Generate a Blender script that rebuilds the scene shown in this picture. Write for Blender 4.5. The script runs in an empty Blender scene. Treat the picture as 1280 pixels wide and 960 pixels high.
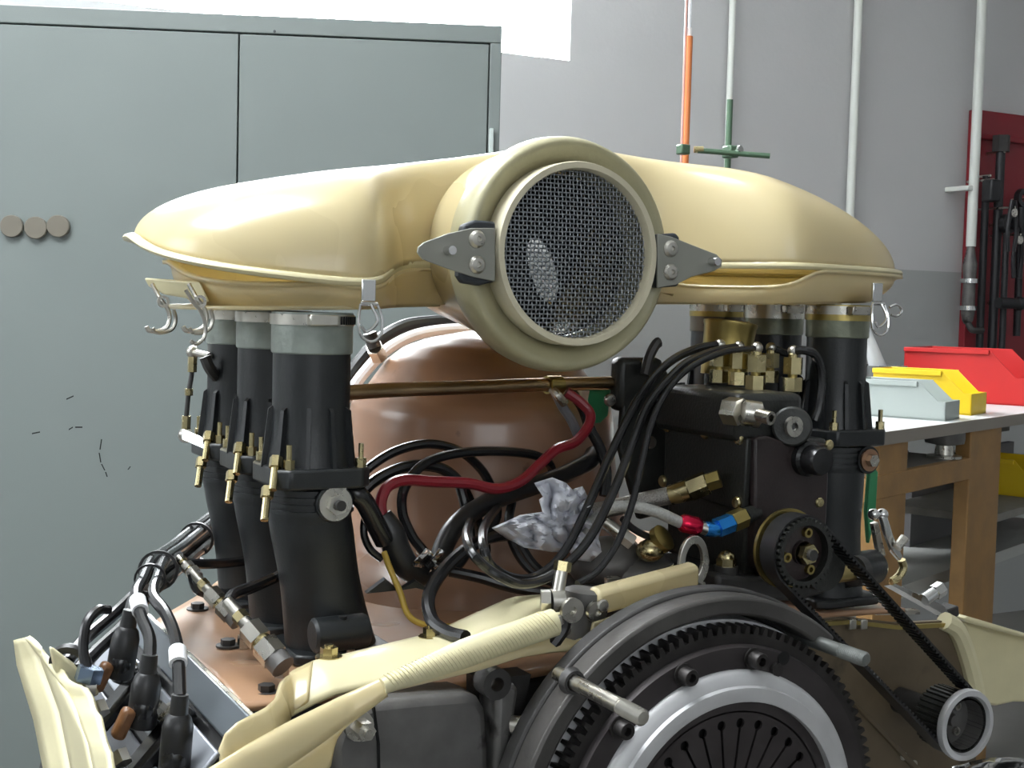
import bpy, math, random
from mathutils import Vector, Matrix
random.seed(7)
SC = bpy.context.scene
COL = SC.collection
PI = math.pi
# ------------------------------------------------------------------ camera, world, light, exposure
CZ = 1.15                      # eye height
FPX = 1650.0                   # focal length in pixels of a 1280 px wide frame
YAW, PITCH, ROLL = math.radians(28), math.radians(3.4), math.radians(1.5)
EYE = Vector((0, 0, CZ))
FW = Vector((math.sin(YAW)*math.cos(PITCH), math.cos(YAW)*math.cos(PITCH), -math.sin(PITCH)))
_R0 = Vector((math.cos(YAW), -math.sin(YAW), 0)); _U0 = _R0.cross(FW)
RT = _R0*math.cos(ROLL) + _U0*math.sin(ROLL)
UP = _U0*math.cos(ROLL) - _R0*math.sin(ROLL)
cam = bpy.data.cameras.new('camera'); cam.sensor_width = 36; cam.lens = FPX/1280*36
cam.clip_start = 0.02; cam.clip_end = 60
co = bpy.data.objects.new('camera', cam); COL.objects.link(co); SC.camera = co
co.matrix_world = Matrix(((RT.x, UP.x, -FW.x, 0), (RT.y, UP.y, -FW.y, 0), (RT.z, UP.z, -FW.z, CZ), (0, 0, 0, 1)))
SC.view_settings.view_transform = 'Standard'; SC.view_settings.look = 'None'
SC.view_settings.gamma = 1; SC.view_settings.use_curve_mapping = False
SC.view_settings.exposure = 0.0
W = bpy.data.worlds.new('daylight'); SC.world = W; W.use_nodes = True
W.node_tree.nodes['Background'].inputs[0].default_value = (.8, .88, 1, 1)
W.node_tree.nodes['Background'].inputs[1].default_value = 1.0
WIN_BACK, WIN_LEFT, WIN_FRONT, ROOF = 46.0, 5.0, 2.9, 22.0     # radiance of the back window and the added left, front and roof panes

# ------------------------------------------------------------------ measuring helpers (world X = engine right, Y = engine away, Z up)
def ray(px, py): return FW + RT*((px-640)/FPX) + UP*((480-py)/FPX)
def V(px, py, v): r = ray(px, py); return EYE + r*(v/r.y)
def H(px, py, u): r = ray(px, py); return EYE + r*(u/r.x)
def Z(px, py, dz): r = ray(px, py); return EYE + r*(dz/r.z)
def D(px, py, d): return EYE + ray(px, py)*d
def E_(u, v, dz): return Vector((u, v, CZ+dz))

# ------------------------------------------------------------------ materials
MATS = {}
def mat(name, col, rough=.5, metal=0., var=0., vs=20., bump=0., bs=200., coat=0., trans=0., emit=0., col2=None, glass=False, spec=.5, ani=False, spots=None):
    if name in MATS: return MATS[name]
    m = bpy.data.materials.new(name); m.use_nodes = True; MATS[name] = m
    nt = m.node_tree; n = nt.nodes; L = nt.links; b = n['Principled BSDF']; out = n['Material Output']
    c = (*col, 1)
    b.inputs['Base Color'].default_value = c; b.inputs['Roughness'].default_value = rough
    b.inputs['Metallic'].default_value = metal; b.inputs['Specular IOR Level'].default_value = spec
    if coat: b.inputs['Coat Weight'].default_value = coat; b.inputs['Coat Roughness'].default_value = .12
    if glass: b.inputs['Transmission Weight'].default_value = 1; b.inputs['IOR'].default_value = 1.45
    if emit:
        b.inputs['Emission Color'].default_value = c; b.inputs['Emission Strength'].default_value = emit
    tc = n.new('ShaderNodeTexCoord')
    if var or col2:
        nz = n.new('ShaderNodeTexNoise'); nz.inputs['Scale'].default_value = vs; nz.inputs['Detail'].default_value = 2 if vs < 12 else 6
        L.new(tc.outputs['Object'], nz.inputs['Vector'])
        rp = n.new('ShaderNodeValToRGB'); rp.color_ramp.elements[0].position = .25; rp.color_ramp.elements[1].position = .75
        c2 = col2 if col2 else tuple(min(1, x*(1+var)) for x in col)
        c1 = col if col2 else tuple(x*(1-var) for x in col)
        rp.color_ramp.elements[0].color = (*c1, 1); rp.color_ramp.elements[1].color = (*c2, 1)
        L.new(nz.outputs[0], rp.inputs[0]); src = rp.outputs[0]
        if spots:
            n2 = n.new('ShaderNodeTexNoise'); n2.inputs['Scale'].default_value = spots[1]; n2.inputs['Detail'].default_value = 8
            L.new(tc.outputs['Object'], n2.inputs['Vector'])
            r2 = n.new('ShaderNodeValToRGB'); r2.color_ramp.elements[0].position = spots[2]; r2.color_ramp.elements[1].position = min(.99, spots[2]+.1)
            L.new(n2.outputs[0], r2.inputs[0])
            mx = n.new('ShaderNodeMixRGB'); mx.inputs['Color2'].default_value = (*spots[0], 1)
            L.new(r2.outputs[0], mx.inputs['Fac']); L.new(src, mx.inputs['Color1']); src = mx.outputs[0]
        L.new(src, b.inputs['Base Color'])
        rm = n.new('ShaderNodeMapRange'); rm.inputs['To Min'].default_value = max(.02, rough-.1); rm.inputs['To Max'].default_value = min(1, rough+.12)
        L.new(nz.outputs[0], rm.inputs[0]); L.new(rm.outputs[0], b.inputs['Roughness'])
    if bump:
        nb = n.new('ShaderNodeTexNoise'); nb.inputs['Scale'].default_value = bs; nb.inputs['Detail'].default_value = 4
        L.new(tc.outputs['Object'], nb.inputs['Vector'])
        bp = n.new('ShaderNodeBump'); bp.inputs['Strength'].default_value = bump; bp.inputs['Distance'].default_value = .002
        L.new(nb.outputs[0], bp.inputs['Height']); L.new(bp.outputs[0], b.inputs['Normal'])
    if trans:
        tr = n.new('ShaderNodeBsdfTranslucent'); tr.inputs[0].default_value = tuple(min(1, x*1.1) for x in col)+(1,)
        ms = n.new('ShaderNodeMixShader'); ms.inputs[0].default_value = trans
        L.new(b.outputs[0], ms.inputs[1]); L.new(tr.outputs[0], ms.inputs[2]); L.new(ms.outputs[0], out.inputs[0])
    return m
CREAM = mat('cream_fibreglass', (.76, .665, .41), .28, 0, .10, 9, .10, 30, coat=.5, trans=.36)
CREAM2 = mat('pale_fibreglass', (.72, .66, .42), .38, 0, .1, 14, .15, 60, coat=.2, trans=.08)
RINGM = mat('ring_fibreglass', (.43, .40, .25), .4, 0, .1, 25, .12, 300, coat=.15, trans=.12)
RIMM = mat('rim_plastic', (.62, .57, .42), .4, 0, .05, 30)
BROWN = mat('brown_resin', (.30, .165, .10), .3, 0, .16, 9, .15, 18, coat=.3, spots=((.10, .05, .03), 30, .66))
BROWN2 = mat('brown_deck_resin', (.37, .215, .125), .3, 0, .2, 8, .25, 22, coat=.25, spots=((.15, .08, .045), 22, .62))
TIN = mat('brown_tin', (.115, .085, .05), .5, 0, .3, 16, .2, 60, spots=((.03, .025, .018), 14, .58))
BLACK = mat('black_cast_paint', (.013, .015, .0165), .36, 0, .2, 40, .10, 500)
BLACKG = mat('black_gloss', (.012, .012, .013), .22)
RUBBER = mat('black_rubber', (.014, .014, .015), .38)
CABLE = mat('black_cable', (.012, .012, .013), .25)
PUMPM = mat('pump_black', (.017, .018, .016), .4, 0, .3, 30, .25, 350)
PUMPR = mat('pump_dark_brown', (.024, .016, .016), .42, 0, .3, 40, .2, 350)
STEEL = mat('zinc_steel', (.55, .53, .48), .28, 1, .15, 60)
CHROME = mat('bright_steel', (.75, .75, .75), .15, 1)
BRASS = mat('brass_plated', (.55, .47, .26), .25, 1, .15, 50)
BRASS2 = mat('dull_brass', (.42, .33, .12), .35, 1, .2, 40)
BRONZE = mat('bronze_rail', (.42, .30, .17), .3, 1, .25, 25)
GREYAL = mat('cast_grey', (.16, .155, .15), .5, .6, .3, 25, .3, 120, spots=((.03, .028, .025), 30, .62))
DKAL = mat('dark_casting', (.055, .053, .052), .5, .5, .35, 22, .3, 100)
ALU = mat('machined_aluminium', (.55, .55, .56), .5, .45, .1, 30)
SLEEVE = mat('silver_sleeve', (.25, .28, .255), .45, .35, .22, 60, .2, 200)
GEARM = mat('dark_gear_steel', (.05, .046, .045), .45, .8, .3, 30)
DISCM = mat('dark_disc_steel', (.052, .045, .046), .5, .6, .3, 25)
VOID = mat('deep_black', (.004, .004, .004), .9)
RED = mat('red_cable', (.24, .015, .025), .3)
REDP = mat('red_plastic', (.50, .012, .012), .45, 0, .1, 8)
REDB = mat('red_board_paint', (.22, .012, .02), .5, 0, .12, 6)
YELP = mat('yellow_plastic', (.75, .52, .01), .45)
GRYP = mat('grey_plastic', (.36, .40, .38), .5)
YELW = mat('yellow_wire', (.42, .28, .04), .4)
REDA = mat('red_anodised', (.55, .01, .05), .25, .8)
BLUA = mat('blue_anodised', (.03, .25, .70), .25, .8)
WALLM = mat('wall_plaster', (.52, .52, .525), .75, 0, .03, 2.5, .3, 60)
CABM = mat('cabinet_paint', (.160, .184, .178), .42, 0, .02, 4, .08, 500)
CABD = mat('gap_dark', (.05, .055, .06), .7)
FLOORM = mat('concrete_floor', (.16, .155, .145), .7, 0, .15, 5, .2, 40)
CEILM = mat('ceiling_paint', (.7, .7, .68), .8, 0, .02, 3)
WHITEP = mat('white_gloss_paint', (.72, .74, .70), .4)
PAPER = mat('white_tissue', (.78, .79, .85), .8, 0, .03, 30, trans=.15)
WOOD = mat('bench_wood', (.30, .165, .055), .55, 0, .25, 14, .2, 80)
BTOP = mat('bench_laminate', (.62, .64, .64), .4)
SHELF = mat('shelf_grey', (.20, .19, .17), .6, 0, .2, 20)
GREEN = mat('green_rod', (.10, .17, .11), .35, .5)
ORANGE = mat('orange_fluid', (.72, .22, .07), .25)
GLASSW = mat('glass_tube', (.85, .88, .92), .08, 0, spec=.8)
DARKT = mat('dark_tool_steel', (.03, .03, .033), .4, .5)
MAGN = mat('magnet_metal', (.17, .155, .125), .35, .2)
BLUEC = mat('blue_cloth', (.02, .04, .22), .8)
REDC = mat('red_cloth', (.28, .01, .03), .8)
def pane_mat(name, s):
    return mat(name, (.93, .97, 1.0), .5, emit=s)
ORCON = mat('orange_brown_connector', (.17, .075, .028), .4, 0, .3, 60)
HOSEW = mat('braided_steel', (.38, .37, .35), .35, .7, .45, 900, .6, 900)
HOSEG = mat('clear_braided_hose', (.42, .42, .40), .35, .2, .2, 500, .3, 900)
GREYPL = mat('grey_cover_plate', (.35, .37, .41), .4, .4, .08, 20)
PADM = mat('pad_black', (.03, .035, .042), .5)
BRKT = mat('grey_bracket', (.29, .29, .255), .42, .3, .06, 30)

# ------------------------------------------------------------------ mesh helpers
def basis(ax):
    ax = Vector(ax).normalized(); t = Vector((0, 0, 1)) if abs(ax.z) < .9 else Vector((1, 0, 0))
    a = ax.cross(t).normalized(); return a, ax.cross(a).normalized(), ax
class MB:
    def __init__(s): s.v = []; s.f = []
    def add(s, vs, fs):
        o = len(s.v); s.v += [Vector(p) for p in vs]; s.f += [tuple(i+o for i in f) for f in fs]; return s
    def box(s, c, size, rot=None):
        c = Vector(c); x, y, z = [k/2 for k in size]; vs = []
        for i in (-1, 1):
            for j in (-1, 1):
                for k in (-1, 1):
                    p = Vector((i*x, j*y, k*z)); vs.append(c + (rot @ p if rot else p))
        return s.add(vs, [(0, 1, 3, 2), (4, 6, 7, 5), (0, 4, 5, 1), (2, 3, 7, 6), (0, 2, 6, 4), (1, 5, 7, 3)])
    def frustum(s, p0, p1, r0, r1=None, n=20, cap=True, ph=0):
        r1 = r0 if r1 is None else r1; p0 = Vector(p0); p1 = Vector(p1); a, b, _ = basis(p1-p0); vs = []
        for p, r in ((p0, r0), (p1, r1)):
            for i in range(n):
                t = 2*PI*i/n+ph; vs.append(p + a*(r*math.cos(t)) + b*(r*math.sin(t)))
        fs = [(i, (i+1) % n, n+(i+1) % n, n+i) for i in range(n)]
        if cap: fs += [tuple(range(n-1, -1, -1)), tuple(range(n, 2*n))]
        return s.add(vs, fs)
    def hexa(s, p0, p1, r, ph=0): return s.frustum(p0, p1, r, r, 6, True, ph)
    def lathe(s, prof, o, ax, n=32, closed=False, sx=1., ph=0):
        o = Vector(o); a, b, c = basis(ax); vs = []; m = len(prof)
        for r, h in prof:
            for i in range(n):
                t = 2*PI*i/n+ph; vs.append(o + c*h + a*(r*math.cos(t)*sx) + b*(r*math.sin(t)))
        fs = []
        for k in range(m if closed else m-1):
            k2 = (k+1) % m
            for i in range(n): fs.append((k*n+i, k*n+(i+1) % n, k2*n+(i+1) % n, k2*n+i))
        if not closed:
            if prof[0][0] > 1e-6: fs.append(tuple(range(n-1, -1, -1)))
            if prof[-1][0] > 1e-6: fs.append(tuple((m-1)*n+i for i in range(n)))
        return s.add(vs, fs)
    def tube(s, pts, r, n=8, sub=6, cap=True, rf=None):
        P = [Vector(p) for p in pts]; Q = []
        if len(P) > 2 and sub > 1:
            X = [P[0]*2-P[1]] + P + [P[-1]*2-P[-2]]
            for i in range(1, len(X)-2):
                for k in range(sub):
                    t = k/sub; a, b, c, d = X[i-1:i+3]
                    Q.append(.5*((2*b) + (c-a)*t + (2*a-5*b+4*c-d)*t*t + (3*b-a-3*c+d)*t**3))
            Q.append(P[-1])
        else: Q = P
        m = len(Q); T = [(Q[min(i+1, m-1)]-Q[max(i-1, 0)]).normalized() for i in range(m)]
        a = basis(T[0])[0]; vs = []
        for i in range(m):
            a = (a - T[i]*a.dot(T[i])).normalized(); b = T[i].cross(a); rr = rf(i/(m-1)) if rf else r
            for k in range(n):
                t = 2*PI*k/n; vs.append(Q[i] + a*(rr*math.cos(t)) + b*(rr*math.sin(t)))
        fs = [(i*n+k, i*n+(k+1) % n, (i+1)*n+(k+1) % n, (i+1)*n+k) for i in range(m-1) for k in range(n)]
        if cap: fs += [tuple(range(n-1, -1, -1)), tuple((m-1)*n+k for k in range(n))]
        return s.add(vs, fs)
    def prism(s, poly, off):
        n = len(poly); off = Vector(off); P = [Vector(p) for p in poly]
        fs = [tuple(range(n)), tuple(range(2*n-1, n-1, -1))] + [(i, n+i, n+(i+1) % n, (i+1) % n) for i in range(n)]
        return s.add(P + [p+off for p in P], fs)
    def ball(s, c, r, sc=(1, 1, 1), n=12, m=8):
        c = Vector(c); vs = [c+Vector((0, 0, r*sc[2]))]; fs = []
        for j in range(1, m):
            for i in range(n):
                a = PI*j/m; t = 2*PI*i/n
                vs.append(c+Vector((r*sc[0]*math.sin(a)*math.cos(t), r*sc[1]*math.sin(a)*math.sin(t), r*sc[2]*math.cos(a))))
        vs.append(c-Vector((0, 0, r*sc[2])))
        for i in range(n): fs.append((0, 1+i, 1+(i+1) % n)); fs.append((len(vs)-1, 1+(m-2)*n+(i+1) % n, 1+(m-2)*n+i))
        for j in range(m-2):
            for i in range(n): fs.append((1+j*n+i, 1+(j+1)*n+i, 1+(j+1)*n+(i+1) % n, 1+j*n+(i+1) % n))
        return s.add(vs, fs)
    def grid(s, fn, nu, nv, wrapu=False):
        vs = [fn(i/(nu if wrapu else nu-1), j/(nv-1)) for j in range(nv) for i in range(nu)]; fs = []
        for j in range(nv-1):
            for i in range(nu if wrapu else nu-1):
                i2 = (i+1) % nu; fs.append((j*nu+i, j*nu+i2, (j+1)*nu+i2, (j+1)*nu+i))
        return s.add(vs, fs)
    def build(s, name, m, parent=None, bevel=0., solid=0., ang=35, sub=0, **tags):
        base = Vector((0, 0, 0)); q = parent
        while q: base += q.location; q = q.parent
        me = bpy.data.meshes.new(name); own = Vector((0, 0, 0))
        if parent is None and s.v:
            lo = [min(p[i] for p in s.v) for i in range(3)]; hi = [max(p[i] for p in s.v) for i in range(3)]
            own = Vector(((lo[0]+hi[0])/2, (lo[1]+hi[1])/2, lo[2]))
        me.from_pydata([p-base-own for p in s.v], [], s.f); me.validate()
        import bmesh
        bm = bmesh.new(); bm.from_mesh(me); bmesh.ops.recalc_face_normals(bm, faces=bm.faces); bm.to_mesh(me); bm.free()
        me.polygons.foreach_set('use_smooth', [True]*len(me.polygons)); me.set_sharp_from_angle(angle=math.radians(ang))
        me.materials.append(m); o = bpy.data.objects.new(name, me); COL.objects.link(o); o.parent = parent; o.location = own
        if solid: k = o.modifiers.new('solid', 'SOLIDIFY'); k.thickness = solid; k.offset = 0
        if bevel: k = o.modifiers.new('bevel', 'BEVEL'); k.width = bevel; k.segments = 2; k.limit_method = 'ANGLE'; k.angle_limit = math.radians(40); k.harden_normals = False
        if sub: k = o.modifiers.new('sub', 'SUBSURF'); k.levels = sub; k.render_levels = sub
        for a, b in tags.items(): o[a] = b
        return o
def thing(name, label, cat, loc, group=None):
    o = bpy.data.objects.new(name, None); COL.objects.link(o); o.location = loc; o.empty_display_size = .02
    o['label'] = label; o['category'] = cat
    if group: o['group'] = group
    return o
def copy_tree(o, parent=None, shift=None):
    c = o.copy(); COL.objects.link(c); c.parent = parent
    if shift is not None: c.location = o.location + Vector(shift)
    for ch in o.children: copy_tree(ch, c)
    return c
def single(mb, name, m, label, cat, group=None, **k):
    o = mb.build(name, m, None, **k); o['label'] = label; o['category'] = cat
    if group: o['group'] = group
    return o
def struct(mb, name, m, **k):
    o = mb.build(name, m, None, **k); o['kind'] = 'structure'; return o
def disc_poly(c, ax, r, n=24, a0=0, a1=2*PI):
    a, b, _ = basis(ax); c = Vector(c); return [c + a*(r*math.cos(a0+(a1-a0)*i/n)) + b*(r*math.sin(a0+(a1-a0)*i/n)) for i in range(n)]
YM = Vector((0, -1, 0))        # towards the camera side of the engine
def bolt(mb, p, ax, r, h, washer=True):
    p = Vector(p); ax = Vector(ax).normalized()
    if washer: mb.frustum(p, p+ax*h*.25, r*1.55, n=16)
    mb.hexa(p+ax*h*.2, p+ax*h, r)
    mb.frustum(p+ax*h, p+ax*h*1.25, r*.5, n=10)
def allen(parent, p, ax, r, h, m1=None):
    p = Vector(p); ax = Vector(ax).normalized()
    o = MB().lathe([(r*1.3, 0), (r*1.3, h*.15), (r, h*.15), (r, h*.9), (r*.9, h), (r*.5, h), (r*.5, h*.5), (0, h*.5)], p, ax, 20).build('bolt', m1 or GEARM, parent)
    return o
def screw(parent, p, ax, r, m=None, name='screw'):
    p = Vector(p); ax = Vector(ax).normalized()
    return MB().lathe([(r, -r*.1), (r, r*.25), (r*.8, r*.5), (0, r*.55)], p, ax, 14).build(name, m or STEEL, parent)

# ================================================================== ROOM
BV = 3.6; RU0, RU1, RV0, ZC = -2.2, 5.4, -2.8, 3.0
def wall_holes(axis, c, a0, a1, holes, thick):
    """wall in plane axis=c from a0..a1 and 0..ZC with rectangular holes (b0,b1,z0,z1)"""
    mb = MB(); xs = sorted({a0, a1, *[h[0] for h in holes], *[h[1] for h in holes]}); zs = sorted({0, ZC, *[h[2] for h in holes], *[h[3] for h in holes]})
    for i in range(len(xs)-1):
        for j in range(len(zs)-1):
            mx, mz = (xs[i]+xs[i+1])/2, (zs[j]+zs[j+1])/2
            if any(h[0] < mx < h[1] and h[2] < mz < h[3] for h in holes): continue
            s = (xs[i+1]-xs[i], thick, zs[j+1]-zs[j])
            if axis == 'v': mb.box((mx, c+thick/2, mz), s)
            else: mb.box((c+thick/2, mx, mz), (thick, s[0], s[2]))
    return mb
wl = V(712, 76, BV); zl = wl.z
WH = (.35, wl.x, zl, 2.75)
wb = struct(wall_holes('v', BV, RU0, RU1, [WH], .25), 'wall_back', WALLM)
# the darker painted dado: wall material mixes by height
nt = WALLM.node_tree; tcn = nt.nodes.new('ShaderNodeNewGeometry'); sp = nt.nodes.new('ShaderNodeSeparateXYZ')
nt.links.new(tcn.outputs['Position'], sp.inputs[0]); lt = nt.nodes.new('ShaderNodeMath'); lt.operation = 'LESS_THAN'
nt.links.new(sp.outputs[2], lt.inputs[0]); lt.inputs[1].default_value = V(1190, 340, BV).z
mx = nt.nodes.new('ShaderNodeMixRGB'); mx.inputs['Color2'].default_value = (.36, .37, .365, 1)
bs_ = nt.nodes['Principled BSDF']; src = bs_.inputs['Base Color'].links[0].from_socket
nt.links.new(lt.outputs[0], mx.inputs['Fac']); nt.links.new(src, mx.inputs['Color1']); nt.links.new(mx.outputs[0], bs_.inputs['Base Color'])
LW = (1.1, 3.1, 1.55, 2.75); FWN = (-1.9, .5, 1.45, 2.7)
struct(wall_holes('u', RU0-.2, RV0, BV, [LW], .2), 'wall_left', WALLM)
struct(wall_holes('u', RU1, RV0, BV, [], .2), 'wall_right', WALLM)
struct(wall_holes('v', RV0-.2, RU0, RU1, [FWN], .2), 'wall_front', WALLM)
struct(MB().box(((RU0+RU1)/2, (RV0+BV)/2, -.05), (RU1-RU0+.8, BV-RV0+.8, .1)), 'floor', FLOORM)
RL = (-1.3, .2, .75, 2.15)      # opening for the added rooflight
_c = MB()
for (x0, x1, y0, y1) in ((RU0-.4, RU1+.4, RV0-.4, RL[2]), (RU0-.4, RU1+.4, RL[3], BV+.4), (RU0-.4, RL[0], RL[2], RL[3]), (RL[1], RU1+.4, RL[2], RL[3])):
    _c.box(((x0+x1)/2, (y0+y1)/2, ZC+.05), (x1-x0, y1-y0, .1))
struct(_c, 'ceiling', CEILM)
_f = MB()
for (x0, x1, y0, y1) in ((RL[0], RL[1], RL[2], RL[2]+.05), (RL[0], RL[1], RL[3]-.05, RL[3]), (RL[0], RL[0]+.05, RL[2], RL[3]), (RL[1]-.05, RL[1], RL[2], RL[3]), ((RL[0]+RL[1])/2-.025, (RL[0]+RL[1])/2+.025, RL[2], RL[3])):
    _f.box(((x0+x1)/2, (y0+y1)/2, ZC+.09), (x1-x0, y1-y0, .06))
rlf = struct(_f, 'added_rooflight', WHITEP)  # unseen rooflight, added to whiten the top of the airbox
for (x0, x1) in ((RL[0]+.05, (RL[0]+RL[1])/2-.025), ((RL[0]+RL[1])/2+.025, RL[1]-.05)):
    MB().box(((x0+x1)/2, (RL[2]+RL[3])/2, ZC+.1), (x1-x0, RL[3]-RL[2]-.1, .01)).build('window_pane', pane_mat('added_roof_pane', ROOF), rlf)
def window(name, axis, c, h, s, n):
    fr = MB(); pn = []
    w = .05 if n > 1 else .02
    def bar(a0, a1, z0, z1):
        if axis == 'v': fr.box(((a0+a1)/2, c, (z0+z1)/2), (a1-a0, .06, z1-z0))
        else: fr.box((c, (a0+a1)/2, (z0+z1)/2), (.06, a1-a0, z1-z0))
    bar(h[0], h[1], h[2], h[2]+w); bar(h[0], h[1], h[3]-w, h[3])
    step = (h[1]-h[0])/n
    for i in range(n+1):
        x = h[0]+step*i; x = min(max(x, h[0]+w/2), h[1]-w/2); bar(x-w/2, x+w/2, h[2], h[3])
    o = struct(fr, name, WHITEP)
    for i in range(n):
        mb = MB(); a0, a1 = h[0]+step*i+w*.4, h[0]+step*(i+1)-w*.4
        if axis == 'v': mb.box(((a0+a1)/2, c, (h[2]+h[3])/2), (a1-a0, .01, h[3]-h[2]-w))
        else: mb.box((c, (a0+a1)/2, (h[2]+h[3])/2), (.01, a1-a0, h[3]-h[2]-w))
        mb.build('window_pane', pane_mat('bright_pane_'+name, s), o)
window('window_1', 'v', BV+.17, WH, WIN_BACK, 1)
window('added_window_left', 'u', RU0-.12, LW, WIN_LEFT, 3)  # unseen window added in the left wall to raise the brightness
window('added_window_front', 'v', RV0-.12, FWN, WIN_FRONT, 3)  # unseen window added behind the camera to light the front

# ------------------------------------------------------------------ cabinet behind the engine
C1 = D(628, 32, 2.85); C0 = Z(0, 5, C1.z-CZ)
dx = Vector((C1.x-C0.x, C1.y-C0.y, 0)).normalized(); dn = Vector((dx.y, -dx.x, 0))      # dn towards camera
if dn.dot(FW) > 0: dn = -dn
def cabp(px, py, off=0):
    r = ray(px, py); t = ((C1-EYE).dot(dn)+off)/r.dot(dn); return EYE + r*t
CL = C1 - dx*1.25; CB = .5
cab = thing('storage_cabinet', 'tall grey-green steel cabinet with plain flat doors behind the engine', 'cabinet', ((CL+C1)/2 - dn*CB/2) * 1)
cab.location.z = 0
topz = C1.z
def cbox(mb, s0, s1, z0, z1, o0, o1):
    a = CL + dx*s0; b = CL + dx*s1
    P = [Vector((q.x, q.y, 0)) for q in (a+dn*o0, b+dn*o0, b+dn*o1, a+dn*o1)]
    mb.prism([p+Vector((0, 0, z0)) for p in P], (0, 0, z1-z0)); return mb
def cs(px, py): p = cabp(px, py); return (p-CL).dot(dx), p.z
sm, zd0 = cs(299, 38); sr, zd1 = cs(611, 60); zd = (zd0+zd1)/2
SW = (C1-CL).dot(dx)
cbox(MB(), 0, SW, 0.06, topz, -CB, -.022).build('body', CABM, cab, bevel=.003)
cbox(MB(), 0.0, SW, zd+.004, topz, -.022, -.002).build('header_rail', CABM, cab, bevel=.002)
cbox(MB(), sr+.003, SW, .06, zd+.004, -.022, -.002).build('stile', CABM, cab, bevel=.002)
cbox(MB(), .03, SW-.03, 0, .06, -CB+.02, -.05).build('plinth', CABD, cab)
d1 = cbox(MB(), sm-.62, sm-.0018, .075, zd, -.021, 0).build('door', CABM, cab, bevel=.0015)
d2 = cbox(MB(), sm+.0018, sr, .075, zd, -.021, 0).build('door', CABM, cab, bevel=.0015)
hp = cabp(613.5, 190); hs = (hp-CL).dot(dx)
cbox(MB(), hs-.005, hs+.005, hp.z-.08, hp.z+.05, -.002, .012).build('hinge', mat('hinge_paint', (.42, .48, .46), .35), cab, bevel=.002)
sc1 = cabp(343, 39)
screw(cab, sc1 + dn*-.002, dn, .003, CABD)
for i, (a, b) in enumerate((((83, 499), (92, 495)), ((40, 542), (50, 540)), ((86, 537), (91, 534)), ((94, 534), (103, 534)), ((127, 549), (125, 562)), ((124, 566), (126, 578)), ((127, 580), (131, 588)), ((132, 590), (134, 596)), ((160, 587), (163, 583)))):
    p, q = cabp(*a, .0003), cabp(*b, .0003); w = Vector((0, 0, .0014)) if abs(a[0]-b[0]) > abs(a[1]-b[1]) else dx*.0012
    MB().prism([p-w, q-w, q+w, p+w], dn*.0003).build('scuff_mark', VOID, d1)
for i, (px, py, lab) in enumerate(((16, 283, 'round brown-grey magnet, left end of the row on the cabinet door'), (46, 285, 'round brown-grey magnet hanging lowest, between two others on the cabinet door'), (74, 283, 'round brown-grey magnet, last of the row towards the door edge'))):
    p = cabp(px, py)
    single(MB().lathe([(.0236, .0), (.0236, .011), (.0222, .0125), (0, .0125)], p, dn, 28), 'round_magnet', MAGN, ['round grey magnet on the cabinet door, farthest from the engine', 'round grey magnet on the cabinet door, middle and lowest of three', 'round grey magnet on the cabinet door, nearest to the engine'][i], 'magnet', 'three magnets on the cabinet door')

# ------------------------------------------------------------------ wall pipes
def wpipe(pts, r, label, name='wall_pipe', m=WHITEP):
    P = [V(x, y, BV-.035) for x, y in pts]
    top = P[0] + (P[0]-P[1]).normalized()*.9
    top.z = ZC-.02
    return single(MB().tube([Vector((P[0].x, P[0].y, top.z))]+P, r, 12, 1), name, m, label, 'pipe')
def vpipe(px, py0, py1, r):
    a = V(px, py0, BV-.03); b = V(px, py1, BV-.03); return a, b
a = V(914, 60, BV-.03)
single(MB().frustum((a.x, a.y, .3), (a.x, a.y, ZC), .011, n=14), 'wall_pipe', WHITEP, 'white vertical wall pipe behind the green clamp rod', 'pipe')
a = V(1071, 60, BV-.03)
single(MB().frustum((a.x, a.y, .3), (a.x, a.y, ZC), .015, n=14), 'wall_pipe', WHITEP, 'white vertical wall pipe behind the sloping right lobe of the airbox', 'pipe')
a = V(1226, 40, BV-.097); b = V(1212, 308, BV-.097)
pp = thing('wall_pipe', 'white vertical air pipe ending in a metal coupling beside the red tool board', 'pipe', (a.x, a.y, b.z))
MB().frustum((a.x, a.y, b.z), (a.x, a.y, ZC), .018, n=16).build('pipe', WHITEP, pp)
c1 = V(1207, 235, BV-.097); MB().box((a.x-.030, BV-.055, c1.z), (.028, .112, .018)).build('pipe_clip', WHITEP, pp, bevel=.003)
def zz(py): return V(1208, py, BV-.097).z
MB().lathe([(.012, zz(405)), (.02, zz(400)), (.024, zz(392)), (.022, zz(350)), (.026, zz(330)), (.018, zz(318)), (.014, b.z)], (a.x, a.y, 0), (0, 0, 1), 18).build('coupling', GREYAL, pp)
for y in (351, 385): MB().lathe([(.024, -.008), (.031, -.008), (.031, .008), (.024, .008)], (a.x, a.y, zz(y)), (0, 0, 1), 18, True).build('band', CHROME, pp)
q = Vector((a.x, a.y, zz(402))); MB().tube([q, q+Vector((.004, -.022, -.03)), q+Vector((.045, -.034, -.03))], .012, 10).build('outlet', DKAL, pp)

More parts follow.
